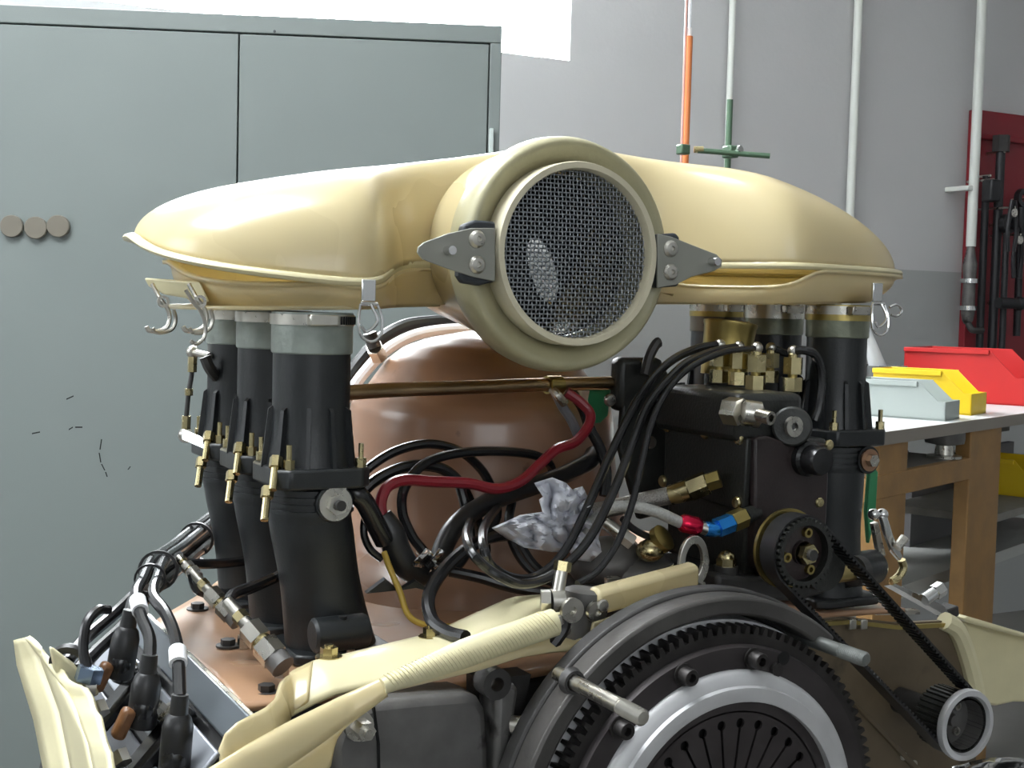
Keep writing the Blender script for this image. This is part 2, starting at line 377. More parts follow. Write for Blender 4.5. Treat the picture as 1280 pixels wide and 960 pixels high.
# ------------------------------------------------------------------ red tool board with tools
b0 = V(1221, 136, BV-.04); b1 = V(1221, 470, BV-.04)
tb = thing('tool_board', 'red painted tool board fixed to the wall above the bins', 'tool board', (b0.x+.45, BV-.03, b1.z))
bl = b0.x; W_ = .95
MB().box((bl+W_/2, BV-.016, (b0.z+b1.z)/2), (W_, .03, b0.z-b1.z)).build('panel', REDB, tb, bevel=.004)
zr = V(1250, 174, BV-.04).z
MB().box((bl+W_/2, BV-.045, zr), (W_, .03, .02)).build('ledge', REDB, tb, bevel=.004)
def hang(px0, py0, px1, py1, r, label, head=None, dep=.085, name='hand_tool', cat='tool'):
    p = V(px0, py0, BV-dep); q = V(px1, py1, BV-dep); q.x = p.x+(q.x-p.x)*.4
    t = thing(name, label, cat, (p.x, BV-dep, q.z))
    MB().frustum(p, q, r, n=12).build('shaft', DARKT, t)
    if head == 'block':
        MB().box(p+Vector((0, -.01, -.04)), (.05, .05, .08)).build('head', DARKT, t, bevel=.008)
    elif head == 'ring':
        MB().lathe([(.02, -.012), (.036, -.012), (.036, .012), (.02, .012)], p+Vector((0, -.005, .03)), YM, 20, True).build('head', DARKT, t)
    elif head == 'hex': MB().hexa(p, p+Vector((0, 0, .06)), r*1.9).build('head', DKAL, t)
    kx = .029 if head == 'ring' else 0
    MB().frustum(p+Vector((kx, dep-.0315, .03 if kx else 0)), p+Vector((kx, -.02, .03 if kx else 0)), .005, n=8).build('peg', STEEL, t)
hang(1233, 220, 1226, 440, .014, 'long black socket bar with a square head on the red board')
hang(1251, 190, 1240, 440, .017, 'black extension bar with bright hexagon top on the red board', 'hex', .097)
hang(1237, 225, 1233, 250, .02, 'square black block tool hanging at the top of the red board', 'block', .135)
hang(1258, 290, 1254, 440, .012, 'thin black rod with ring head on the red board', 'ring', .135)
hang(1277, 258, 1273, 420, .014, 'black pry bar with round eye beside the board middle', 'ring', .105)
def pliers(px, py, dep, label):
    p = V(px, py, BV-dep); t = thing('pliers', label, 'tool', (p.x, BV-dep, p.z-.15))
    for s in (-1, 1): MB().tube([p+Vector((s*.006, 0, .045)), p+Vector((s*.014, 0, 0)), p+Vector((s*.022, 0, -.07)), p+Vector((s*.015, 0, -.14))], .008, 8).build('handle', DARKT, t)
    MB().lathe([(.016, 0), (.016, .013), (0, .013)], p+Vector((0, .004, 0)), YM, 14).build('joint', STEEL, t)
    MB().frustum(p+Vector((0, dep-.0315, .02)), p+Vector((0, -.01, .02)), .004, n=8).build('peg', STEEL, t)
pliers(1273, 300, .165, 'black pliers with open handles hanging mid board')
pliers(1266, 266, .19, 'black pliers with bright joint hanging higher on the red board')
p = V(1260, 379, BV-.175)
t = thing('clamp_tool', 'short black clamp lying crosswise low on the red board', 'tool', p)
MB().frustum(p+Vector((-.05, 0, 0)), p+Vector((.05, 0, 0)), .02, n=12).build('barrel', DARKT, t)
MB().ball(p+Vector((.06, 0, 0)), .026).build('knob', DARKT, t); MB().frustum(p+Vector((.056, .1435, 0)), p+Vector((.056, 0, 0)), .005, n=8).build('peg', STEEL, t)

# ------------------------------------------------------------------ workbench
BZ = CZ-.24
A = Z(1094, 542, -.24); B = Z(1280, 517, -.24); bx = (B-A); bx.z = 0; bx.normalize(); by = Vector((-bx.y, bx.x, 0))
def BP(s, t, z): return Vector((A.x, A.y, 0)) + bx*s + by*t + Vector((0, 0, z))
def bbox(mb, s0, s1, t0, t1, z0, z1):
    mb.prism([BP(s0, t0, z0), BP(s1, t0, z0), BP(s1, t1, z0), BP(s0, t1, z0)], (0, 0, z1-z0)); return mb
def bs(px, py, t=0.):     # bench coordinate along the edge for a pixel on the vertical plane at depth t
    r = ray(px, py); o = BP(0, t, 0); k = (o-EYE).dot(by)/r.dot(by); p = EYE+r*k; return (p-BP(0, t, 0)).dot(bx), p.z
wbn = thing('workbench', 'wooden workbench with white top, under-shelf and square legs', 'workbench', BP(.6, .35, 0))
S0, S1 = -.05, 2.0
bbox(MB(), S0, S1, 0, .5, BZ-.022, BZ).build('bench_top', BTOP, wbn, bevel=.002)
bbox(MB(), S0, S1, -.004, 0, BZ-.026, BZ+.001).build('edge_strip', mat('edge_grey', (.25, .22, .19), .5), wbn)
s0, _ = bs(1213, 600); s1, _ = bs(1251, 600)
sl0, _ = bs(1098, 640); sl1, _ = bs(1136, 640)
LG = []
for (p0, p1) in ((s0, s1), (sl0, sl1-.01), (1.75, 1.85)):
    bbox(MB(), p0, p1, .003, .04, 0, BZ-.022).build('leg', WOOD, wbn, bevel=.003)
    bbox(MB(), p0, p1, .44, .48, 0, BZ-.022).build('leg', WOOD, wbn, bevel=.003)
shz = bs(1160, 583)[1]
bbox(MB(), S0+.02, s0, .02, .45, shz-.02, shz).build('shelf_board', SHELF, wbn)
bbox(MB(), S0+.02, s0, .0, .02, shz-.05, shz).build('shelf_edge', WOOD, wbn, bevel=.002)
lz = bs(1170, 745)[1]
bbox(MB(), S0+.05, 1.7, .1, .44, lz-.03, lz).build('lower_shelf', mat('pale_board', (.42, .43, .41), .5), wbn)
bbox(MB(), bs(1138, 660, .30)[0], 1.7, .30, .32, lz, shz-.06).build('back_panel', mat('dark_grey_panel', (.17, .165, .17), .6, 0, .1, 12), wbn)
bbox(MB(), s1+.0, 1.75, .02, .29, bs(1270, 640)[1]-.02, bs(1270, 640)[1]).build('side_shelf', SHELF, wbn)
def bin_(name, label, m, s, t, w, dpt, h, rot, z, lip=.5):
    """open fronted storage bin: walls lower at the front"""
    loc = BP(s, t, z+.0004); o = thing('storage_bin', label, 'bin', loc, 'plastic storage bins at the bench')
    ca, sa = math.cos(rot), math.sin(rot); ex = bx*ca+by*sa; ey = -bx*sa+by*ca
    def q(x, y, zz): return loc + ex*x + ey*y + Vector((0, 0, zz))
    k = .004; f = h*lip
    MB().prism([q(-w/2, 0, 0), q(w/2, 0, 0), q(w/2, dpt, 0), q(-w/2, dpt, 0)], (0, 0, k)).build('base', m, o)
    side = [(0, 0), (dpt, 0), (dpt, h), (dpt*.30, h), (dpt*.08, f), (0, f)]
    for sx in (-1, 1):
        MB().prism([q(sx*w/2, a, b) for a, b in side], ex*(-sx*k)).build('side_wall', m, o, bevel=.001)
        MB().prism([q(sx*(w/2-.002), a, h-.012) for a in (dpt*.3, dpt)]+[q(sx*(w/2-.002), a, h) for a in (dpt, dpt*.3)], ex*(sx*.01)).build('rim', m, o, bevel=.001)
    MB().prism([q(-w/2, 0, 0), q(w/2, 0, 0), q(w/2, 0, f), q(-w/2, 0, f)], ey*k).build('front_wall', m, o, bevel=.001)
    MB().prism([q(-w/2, dpt, 0), q(w/2, dpt, 0), q(w/2, dpt, h), q(-w/2, dpt, h)], ey*-k).build('back_wall', m, o, bevel=.001)
    return o, q
# positions measured on the bench top
def onb(px, py): p = Z(px, py, -.24); r = p-BP(0, 0, p.z); return r.dot(bx), r.dot(by)
s, t = onb(1182, 526)
bin_('a', 'small grey open bin, nearest the bench edge', GRYP, s+.04, t, .115, .22, .088, .1, BZ)
s, t = onb(1222, 520)
bin_('b', 'yellow open bin between the grey and the red bin', YELP, s+.06, t+.02, .13, .25, .105, .08, BZ)
s, t = onb(1262, 512)
rb, rq = bin_('c', 'large red open bin with a faded gold decal on its front', REDP, s+.30, t+.03, .26, .34, .15, .1, BZ)
for (x0, z0, x1, z1) in ((-.10, .03, -.07, .055), (-.08, .03, -.045, .06), (-.06, .04, -.03, .065), (-.085, .05, -.05, .05), (-.045, .045, -.02, .05)):
    a, b = rq(x0, -.0006, z0), rq(x1, -.0006, z1)
    MB().prism([a-Vector((0, 0, .004)), b-Vector((0, 0, .004)), b+Vector((0, 0, .004)), a+Vector((0, 0, .004))], by*-.0008).build('decal', mat('gold_print', (.45, .22, .08), .5), rb)
s, t = onb(1140, 505)
loc = BP(s+.02, t+.1, BZ)
pot = thing('metal_housing', 'dark grey round metal housing standing behind the grey bin', 'engine part', loc)
MB().lathe([(.03, 0), (.045, .004), (.05, .03), (.062, .035), (.062, .10), (.058, .10), (.05, .04), (0, .04)], loc, (0, 0, 1), 28).build('cup', mat('grey_casting2', (.10, .105, .105), .6, .2, .1, 30), pot)
for a_ in range(8):
    t_ = a_*PI/4; MB().box(loc+Vector((.062*math.cos(t_), .062*math.sin(t_), .068)), (.012, .012, .066), Matrix.Rotation(t_, 3, 'Z')).build('rib', MATS['grey_casting2'], pot)
c = MB(); base = loc+Vector((-.012, -.015, .06)); top = base+Vector((-.055, .02, .15))
c.frustum(base, top, .027, .012, 16)
single(c, 'paper_funnel', mat('white_paper', (.62, .64, .66), .7, trans=.2), 'white rolled paper cone leaning in the dark metal housing', 'paper')
s, t = onb(1102, 508)
loc = BP(s, t+.1, BZ)
k = thing('shift_knob', 'small dark knob standing on the bench beside the white paper', 'engine part', loc)
MB().lathe([(.02, 0), (.022, .012), (.014, .03), (.012, .05)], loc, (0, 0, 1), 16).build('foot', STEEL, k); MB().ball(loc+Vector((0, 0, .065)), .022).build('ball', DARKT, k)
single(bbox(MB(), -.04, .10, .30, .42, BZ+.0005, BZ+.012), 'paper_stack', WHITEP, 'white paper stack lying on the bench behind the engine stacks', 'paper', bevel=.001)
# things on the shelf
def onsh(px, py, zz): p = Z(px, py, zz-CZ); r = p-BP(0, 0, p.z); return r.dot(bx), r.dot(by)
s, t = onsh(1185, 573, shz)
loc = BP(s, t+.01, shz+.0006); pl = thing('steel_pulley', 'steel pulley standing on the under-shelf of the bench', 'engine part', loc)
MB().lathe([(.04, 0), (.04, .006), (.022, .008), (.020, .03)], loc, (0, 0, 1), 28).build('hub', STEEL, pl)
MB().lathe([(.020, .03), (.044, .035), (.046, .045), (.046, .060), (.040, .062), (.036, .055), (0, .055)], loc, (0, 0, 1), 28).build('rim', GREYAL, pl)
s, t = onsh(1128, 577, shz)
single(bbox(MB(), s-.06, s+.06, t+.01, t+.045, shz+.0006, shz+.022), 'steel_bar', DARKT, 'dark steel block lying on the under-shelf beside the pulley', 'metal block', bevel=.004)
s, t = onsh(1120, 566, shz)
single(bbox(MB(), s-.0, s+.12, t+.06, t+.16, shz+.0006, shz+.03), 'file_block', DKAL, 'flat dark block at the back of the under-shelf', 'metal block', bevel=.004)
s, t = onsh(1163, 738, lz); loc = BP(s, max(t, .19), lz+.0006)
single(MB().lathe([(.06, 0), (.062, .01), (.062, .03), (.055, .036), (0, .036)], loc, (0, 0, 1), 28), 'round_cover', DKAL, 'dark round cover lying on the low pale shelf of the bench', 'engine part')
sdz = bs(1270, 640)[1]
bin_('d', 'yellow bin on the low side shelf under the bench top', YELP, bs(1293, 600, .08)[0], .05, .17, .20, .10, .0, sdz+.0005)
p = BP(s1+.10, .10, sdz)
def blob(c, sx, sy, sz, m, name, label, cat, seed):
    rnd = random.Random(seed); ph = [rnd.uniform(0, 6) for _ in range(6)]
    mb = MB()
    def fn(i, j):
        a = 2*PI*i; b = PI/2*j; w = 1+.13*math.sin(3*a+ph[0])+.09*math.sin(5*a+ph[1]+3*b)+.07*math.sin(9*a+ph[2]-4*b)
        return Vector(c)+Vector((sx*w*math.cos(a)*math.cos(b), sy*w*math.sin(a)*math.cos(b), sz*math.sin(b)*(1+.1*math.sin(4*a+ph[3]))))
    mb.grid(fn, 36, 10, True); return single(mb, name, m, label, cat, ang=80)
sh2 = thing('wall_shelf_box', 'closed dark cloth box', 'box', BP(s1+.2, .4, sdz)) if False else None
bbox(MB(), bs(1190, 600, .33)[0], 1.74, .33, .44, shz-.03, shz-.001).build('inner_box', SHELF, wbn)
blob(BP(bs(1282, 560, .38)[0], .385, shz), .10, .04, .065, BLUEC, 'blue_rag', 'blue rag heaped under the bench top', 'cloth', 3)
blob(BP(bs(1207, 560, .38)[0], .385, shz), .05, .035, .045, REDC, 'red_rag', 'dark red rag beside the blue one under the bench', 'cloth', 4)

# ------------------------------------------------------------------ laboratory stand with manometer tube (behind the airbox)
rd = 2.0
pr = D(911, 170, rd)
ls = thing('laboratory_stand', 'green clamp stand with crossbar rising behind the airbox', 'stand', (pr.x, pr.y, 0))
zt = D(911, 125, rd).z
MB().frustum((pr.x, pr.y, .02), (pr.x, pr.y, zt), .0048, n=12).build('rod', GREEN, ls)
MB().lathe([(.12, 0), (.12, .012), (.03, .02), (.012, .05), (0, .05)], (pr.x, pr.y, 0), (0, 0, 1), 24).build('base', GREEN, ls)
ca, cb = D(872, 188, rd*.985), D(962, 195, rd*.985)
MB().frustum(ca, cb, .0042, n=12).build('crossbar', GREEN, ls, bevel=0)
cc = D(913, 190, rd*.99)
MB().box(cc, (.016, .022, .018)).build('boss_head', GREEN, ls, bevel=.002)
MB().frustum(cc+RT*.004, cc+RT*.014-FW*.012+UP*.003, .0055, n=10).build('thumb_screw', CHROME, ls)
cq = D(854, 187, rd*.985)
MB().box(cq, (.016, .016, .015)).build('jaw', GREEN, ls, bevel=.002)
MB().frustum(cq+RT*.016, cq+RT*.03, .005, n=10).build('jaw_screw', BRASS, ls)
mt = thing('manometer_tube', 'tall glass tube with orange fluid held by the green clamp', 'glass tube', D(857, 215, rd))
g0, g1 = D(857.5, 215, rd), D(861, 45, rd)
gz = Vector((0, 0, 1))
def vline(px, py, top, bot, r, m, nm):
    p = D(px, py, rd); MB().frustum((p.x, p.y, D(px, bot, rd).z), (p.x, p.y, D(px, top, rd).z), r, n=12).build(nm, m, mt)
vline(860, 100, 46, 215, .0052, ORANGE, 'orange_fluid')
vline(855, 100, -160, 215, .0022, mat('pink_glass', (.62, .36, .32), .2), 'scale_tube')
vline(862, 40, -160, 46, .0022, GLASSW, 'glass_tube')
vline(861.5, 40, 35, 48, .0042, mat('white_float', (.85, .85, .85), .4), 'float_cap')

# ================================================================== ENGINE
# ------------------------------------------------------------------ airbox lid
AC = Vector((.593, 1.055)); AA, AB = .362, .155
def lipz(u, v):
    k = (u-AC.x)/AA; fr = (AC.y-v)/AB
    z = .042 + .006*min(1, max(0, -k))
    w = min(1, max(0, (-k+.02)/.3)); w = w*w*(3-2*w)
    q = min(1, max(0, (fr+.1)/1.0)); z -= .031*q*w
    return CZ+z
def crest(u):
    k = (u-AC.x)/AA
    return (.146+.085*k+.035*k*k if k < 0 else .146-.018*k-.035*k*k)
def front_recess(u, t):
    k = abs(u-.562)/.168
    return .120*math.exp(-k**7)
def foot(a, t):
    n = 3.0; c, s = math.cos(a), math.sin(a)
    x = math.copysign(abs(c)**(2/n), c)*AA*t; y = math.copysign(abs(s)**(2/n), s)*AB*t
    u, v = AC.x+x, AC.y+y
    if y < 0: v += front_recess(u, t)*min(1, -y/AB)
    return u, v
lid = thing('intake_airbox', 'cream fibreglass airbox lid with round mesh inlet on top of the engine', 'airbox', E_(AC.x, AC.y, .04))
def lidfn(i, j):
    a = 2*PI*i; t = max(.002, math.sin(j*PI/2)); u, v = foot(a, t)
    h = (1-t**5.2)**.5 if t < 1 else 0
    lz_ = lipz(u, v)
    return Vector((u, v, lz_+(CZ+crest(u)-lz_)*h))
def port(c): return not (c.y < 1.07 and math.hypot(c.x-.547, c.z-CZ-.042) < .079) and not (.630 < c.x < .715 and c.y > 1.12 and -.006 < c.z-CZ < .085)     # added rear-wall opening that makes the bright patch behind the mesh
_lm = MB().grid(lidfn, 280, 40, True)
def _keep(fc):
    c = sum((_lm.v[i] for i in fc), Vector())/len(fc); return port(c)
_lm.f = [fc for fc in _lm.f if _keep(fc)]
shell = _lm.build('shell', CREAM, lid, ang=80, solid=.003)
def lipfn(i, j):
    a = 2*PI*i; ph = 2*PI*j; u, v = foot(a, 1.0); u2, v2 = foot(a, 1.03); w = .5+.5*math.cos(ph)
    return Vector((u+(u2-u)*w, v+(v2-v)*w, lipz(u, v)-.001+.0032*math.sin(ph)))
_pm = MB().grid(lipfn, 280, 9, True)
_pm.f = [fc for fc in _pm.f if port(sum((_pm.v[i] for i in fc), Vector())/len(fc))]
_pm.build('lip', mat('lip_fibreglass', (.60, .54, .33), .35, 0, .1, 20, coat=.3), lid, ang=80)
# inlet
IV = .905; IC = V(717, 318, IV); IR = .0975
def neckfn(i, j):
    a = 2*PI*i; s = j; c, d = math.cos(a), math.sin(a)
    ru = .087+.04*s**2+.015*s; rz = .087+.004*s
    if d < 0: rz = .087-.014*s**2
    return Vector((IC.x+ru*c+(AC.x-IC.x)*s, IV+.012+.17*s, IC.z+rz*d+.006*s))
MB().grid(neckfn, 72, 20, True).build('neck', CREAM, lid, ang=80, solid=.003)
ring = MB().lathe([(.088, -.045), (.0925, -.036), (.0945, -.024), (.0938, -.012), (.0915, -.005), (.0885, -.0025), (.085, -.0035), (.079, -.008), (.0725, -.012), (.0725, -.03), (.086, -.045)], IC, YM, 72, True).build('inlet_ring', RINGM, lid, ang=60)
MB().lathe([(.0725, -.012), (.0725, .008), (.0718, .0105), (.0672, .0105), (.0662, .008), (.0662, -.03), (.0705, -.03)], IC, YM, 72, True).build('inlet_rim', RIMM, lid, ang=45)
wm = MB(); pitch = .0034; nw = int(.066/pitch)
for k in range(-nw, nw+1):
    c = k*pitch; L = math.sqrt(max(0, .0665**2-c*c))
    if L < .006: continue
    n = max(4, int(2*L/pitch)*2); 
    for ax in (0, 1):
        pts = []
        for q in range(n+1):
            s = -L+2*L*q/n; wv = .0007*math.sin(PI*s/pitch + PI*k + (PI if ax else 0))
            bulge = .004*(1-(s*s+c*c)/.0665**2)
            pts.append(IC + Vector((s if ax == 0 else c, -.001-bulge+wv, c if ax == 0 else s)))
        wm.tube(pts, .00072, 4, 1, False)
o = wm.build('wire_mesh', mat('mesh_wire', (.30, .32, .34), .35, .9), lid, ang=180); o['kind'] = 'stuff'
# added dark duct and baffle; the oval hole shapes the bright patch
MB().lathe([(.0655, -.028), (.066, -.05), (.066, -.12), (.0645, -.12), (.0645, -.05), (.0640, -.028)], IC, YM, 48, True).build('added_dark_duct', PADM, lid)
bp = MB(); hc = V(679, 339, IV+.118); na = 48
vs = []; 
for i in range(na):
    a = 2*PI*i/na; vs.append(IC+Vector((.0645*math.cos(a), .118, .0645*math.sin(a))))
for i in range(na):
    a = 2*PI*i/na; x, z = .0125*math.cos(a), .031*math.sin(a); r_ = math.radians(22)
    vs.append(Vector((hc.x+x*math.cos(r_)+z*-math.sin(r_)*-1*-1, IV+.118, hc.z+z*math.cos(r_)+x*math.sin(r_))))
bp.add(vs, [(i, (i+1) % na, na+(i+1) % na, na+i) for i in range(na)])
bp.build('added_baffle', PADM, lid)
# brackets
def bracket(pts, pad, rivets, scr):
    yv = IV-.010
    pd = MB().prism([V(x, y, yv+.004) for x, y in pad], (0, .010, 0)).build('rubber_pad', PADM, lid, bevel=.002)
    pl_ = MB().prism([V(x, y, yv) for x, y in pts], (0, .0022, 0)).build('bracket', BRKT, lid, bevel=.0006)
    for x, y in rivets:
        MB().lathe([(.0068, 0), (.0068, .0012), (.005, .0032), (.0022, .0036), (.002, .002), (0, .002)], V(x, y, yv), YM, 20).build('rivet', STEEL, pl_)
    x, y = scr; p = V(x, y, yv)
    MB().frustum(p+Vector((0, .006, 0)), p+Vector((.001, -.009, 0)), .0034, n=12).build('stud', CHROME, pl_)
bracket([(619, 285), (590, 285), (560, 292), (530, 303), (523, 309), (522, 316), (528, 324), (560, 336), (590, 346), (619, 352)],
        [(620, 277), (595, 275), (580, 281), (576, 300), (574, 345), (580, 354), (600, 357), (620, 352)], [(596, 299), (596, 331)], (558, 313))
bracket([(822, 292), (840, 296), (865, 306), (896, 318), (903, 325), (902, 333), (893, 339), (865, 346), (845, 356), (822, 360)],
        [(821, 293), (845, 291), (850, 296), (851, 352), (848, 358), (821, 360)], [(838, 311), (838, 340)], (888, 327))

# ------------------------------------------------------------------ airbox tray
TC = Vector((.593, 1.05))
tray = thing('airbox_tray', 'cream fibreglass lower airbox tray carrying the wire latches', 'airbox tray', E_(TC.x, TC.y, -.01))
def trayfn(i, j):
    a = 2*PI*i; t = .93+.07*math.sin(min(1, j*1.25)*PI/2) if j < .8 else 1.0+.03*(j-.8)/.2
    u, v = foot(a, t)
    k = (u-AC.x)/AA
    if k < -.6: u += .03*(-k-.6)/.4; v += (AC.y-v)*.12*(-k-.6)/.4
    tb_ = CZ+.003+.012*k
    zt = lipz(u, v)-.0045 - .014*max(0, -k-.75)/.25
    fr = (AC.y-v)/AB
    if fr > .3: zt -= .016*math.exp(-((k-.36)/.13)**4)
    z = tb_+(zt-tb_)*min(1, j*1.1)
    return Vector((u, v, z))
_tm = MB().grid(trayfn, 240, 14, True)
_tm.f = [fc for fc in _tm.f if port(sum((_tm.v[i] for i in fc), Vector())/len(fc))]
_tm.build('tray_wall', CREAM, tray, ang=80, solid=.003)
def floorfn(i, j):
    u, v = foot(2*PI*i, .002+.93*j); return Vector((u, v, CZ+.003+.012*(u-AC.x)/AA))
def nk(c): return c.y < 1.085 and abs(c.x-.567) < .10      # the neck takes the place of the tray floor here
_fm = MB().grid(floorfn, 120, 16, True)
_fm.f = [fc for fc in _fm.f if not nk(sum((_fm.v[i] for i in fc), Vector())/len(fc)) and port(sum((_fm.v[i] for i in fc), Vector())/len(fc))]
_fm.build('tray_floor', CREAM, tray, solid=.003)
# pulled-down corner flange of the tray at the outer end
MB().prism([V(180, 347, 1.06), V(250, 352, 1.0), V(262, 378, 1.0), V(205, 368, 1.04), V(186, 358, 1.06)], (.012, .05, 0)).build('corner_flange', CREAM2, tray, bevel=.002)
def latch(px, py, v, sc=1., flip=1, plate=True):
    p = V(px, py, v); l = MB()
    l.box(p+Vector((0, .001, .004)), (.011*sc, .003, .016*sc))
    la = l.build('latch', CHROME, tray, bevel=.0008)
    w = MB(); q = p+Vector((0, -.002, -.006*sc))
    w.tube([q+Vector((-.007, 0, 0))*sc, q+Vector((-.009, -.002, -.010))*sc, q+Vector((-.008, -.003, -.022))*sc, q+Vector((0, -.004, -.027))*sc, q+Vector((.008, -.003, -.022))*sc, q+Vector((.009, -.002, -.010))*sc, q+Vector((.006, 0, 0))*sc], .0011, 6)
    w.tube([q+Vector((-.007, 0, 0))*sc, q+Vector((.006, 0, 0))*sc], .0016, 8)
    w.tube([q+Vector((.0, -.003, 0))*sc, q+Vector((.004*flip, -.006, -.012))*sc, q+Vector((-.004*flip, -.006, -.020))*sc, q+Vector((-.008*flip, -.005, -.016))*sc], .0012, 6)
    w.build('wire_bail', CHROME, la)
latch(461, 370, .90); latch(1097, 371, .90, 1.05)
# two hanging hooks at the outer end
for (px, py, v) in ((204, 377, 1.03), (250, 377, .97)):
    pts = [V(px-14, py-22, v+.004), V(px-4, py-4, v), V(px+5, py+8, v), V(px+8, py+20, v), V(px+4, py+32, v), V(px-8, py+37, v), V(px-18, py+36, v), V(px-21, py+31, v)]
    h = MB(); h.tube(pts, .0017, 8); h.tube([p+Vector((.004, -.003, -.001)) for p in pts[2:]], .0015, 8)
    h.lathe([(.0028, -.001), (.0048, -.001), (.0048, .001), (.0028, .001)], V(px, py, v-.002), YM, 14, True)
    h.build('wire_hook', STEEL, tray)
pts = [V(x, y, .955) for x, y in ((232, 362), (243, 380), (250, 388), (256, 402), (256, 420), (246, 430), (238, 426))]
MB().tube(pts, .0014, 8).build('wire_hook', STEEL, tray)
pts = [V(x, y, .905) for x, y in ((1112, 384), (1121, 381), (1127, 388), (1122, 395), (1114, 394))]
MB().tube(pts, .0012, 8).build('wire_hook', CHROME, tray)

# ------------------------------------------------------------------ intake stacks with throttle bodies
DZ = -.276
VS = (.954, 1.047, 1.14); UL, UR = .335, .852
def stack(u, v, label, lean=0., side=-1, near=False, sleeve_m=None, sc=1., zo=0.):
    t = thing('intake_stack', label, 'intake stack', E_(u+lean, v, -.27), 'six black intake stacks under the airbox')
    def P(du, dv, z): return E_(u+du, v+dv, z+zo)
    r = .0293*sc
    MB().lathe([(r+.0006, -.040), (r+.0014, -.039), (r+.0014, -.009), (r-.001, -.009), (r-.001, -.040)], P(0, 0, 0), (0, 0, 1), 40, True).build('sleeve', sleeve_m or SLEEVE, t)
    cl = MB().lathe([(r+.0014, -.0185), (r+.0026, -.0185), (r+.0026, -.0105), (r+.0014, -.0105)], P(0, 0, 0), (0, 0, 1), 40, True).build('hose_clamp', STEEL, t)
    MB().box(P(-.004, -r-.005, -.0145), (.022, .008, .008)).build('clamp_screw', STEEL, cl, bevel=.001)
    for k in range(9): MB().box(P(.012+.0024*k-.024*(k > 20), -math.sqrt(max(.0001, (r+.0028)**2-(.012+.0024*k)**2)) if .012+.0024*k < r else -.001, -.0145), (.0009, .0012, .006)).build('slot', VOID, cl) if near else None
    MB().lathe([(r-.001, -.041), (r, -.040), (r, -.085), (r+.001, -.105), (r+.004, -.124)], P(0, 0, 0), (0, 0, 1), 40).build('upper_tube', BLACK, t)
    for a in (-150, -112, -80, -45, 10, 60, 120, 170):
        ar = math.radians(a); c, s = math.cos(ar), math.sin(ar); n_ = Vector((c, s, 0)); w_ = Vector((-s, c, 0))*.0016
        o = P(0, 0, 0)
        MB().prism([o+n_*(r-.002)+Vector((0, 0, -.078))-w_, o+n_*(r+.003)+Vector((0, 0, -.082))-w_, o+n_*(r+.008)+Vector((0, 0, -.126))-w_, o+n_*(r-.002)+Vector((0, 0, -.126))-w_], w_*2).build('fin', BLACK, t)
    fl = MB().prism([P(x, y, -.139) for x, y in ((-.036, -.030), (-.028, -.039), (.028, -.039), (.037, -.030), (.037, .030), (.028, .039), (-.028, .039), (-.036, .030))], (0, 0, .015)).build('flange', BLACK, t, bevel=.002)
    for x, y in ((-.027, -.031), (.029, -.031), (-.029, .030), (.029, .030)):
        MB().hexa(P(x, y, -.124), P(x, y, -.117), .0042).frustum(P(x, y, -.117), P(x, y, -.106), .0021, n=8).build('stud_nut', BRASS, fl)
    rb = []
    for k in range(4): z0 = -.141-.0052*k; rb += [(r+.0045, z0), (r+.0045, z0-.0028), (r+.0028, z0-.0030), (r+.0028, z0-.0050)]
    MB().lathe(rb+[(r+.002, -.166), (r-.004, -.166)], P(0, 0, 0), (0, 0, 1), 40).build('bellows', BLACK, t)
    def lowfn(i, j):
        a = 2*PI*i; z = -.160+zo-(.108+zo)*j; rr = (r+.0022) if j < .15 else (r+.0022-.002*math.sin(min(1, (j-.15)/.5)*PI/2)+.010*max(0, j-.4)**1.6)
        rx = rr*(1+.06*j)
        return E_(u+lean*j**1.1+rx*math.cos(a), v+rr*math.sin(a), z)
    lb = MB().grid(lowfn, 44, 18, True).build('lower_body', BLACK, t, ang=60)
    MB().prism([E_(u+lean+x, v+y, DZ+.005) for x, y in ((-.040, -.030), (-.030, -.037), (.030, -.037), (.040, -.030), (.040, .030), (.030, .037), (-.030, .037), (-.040, .030))], (0, 0, .008)).build('base_flange', BLACK, t, bevel=.002)
    return t, P
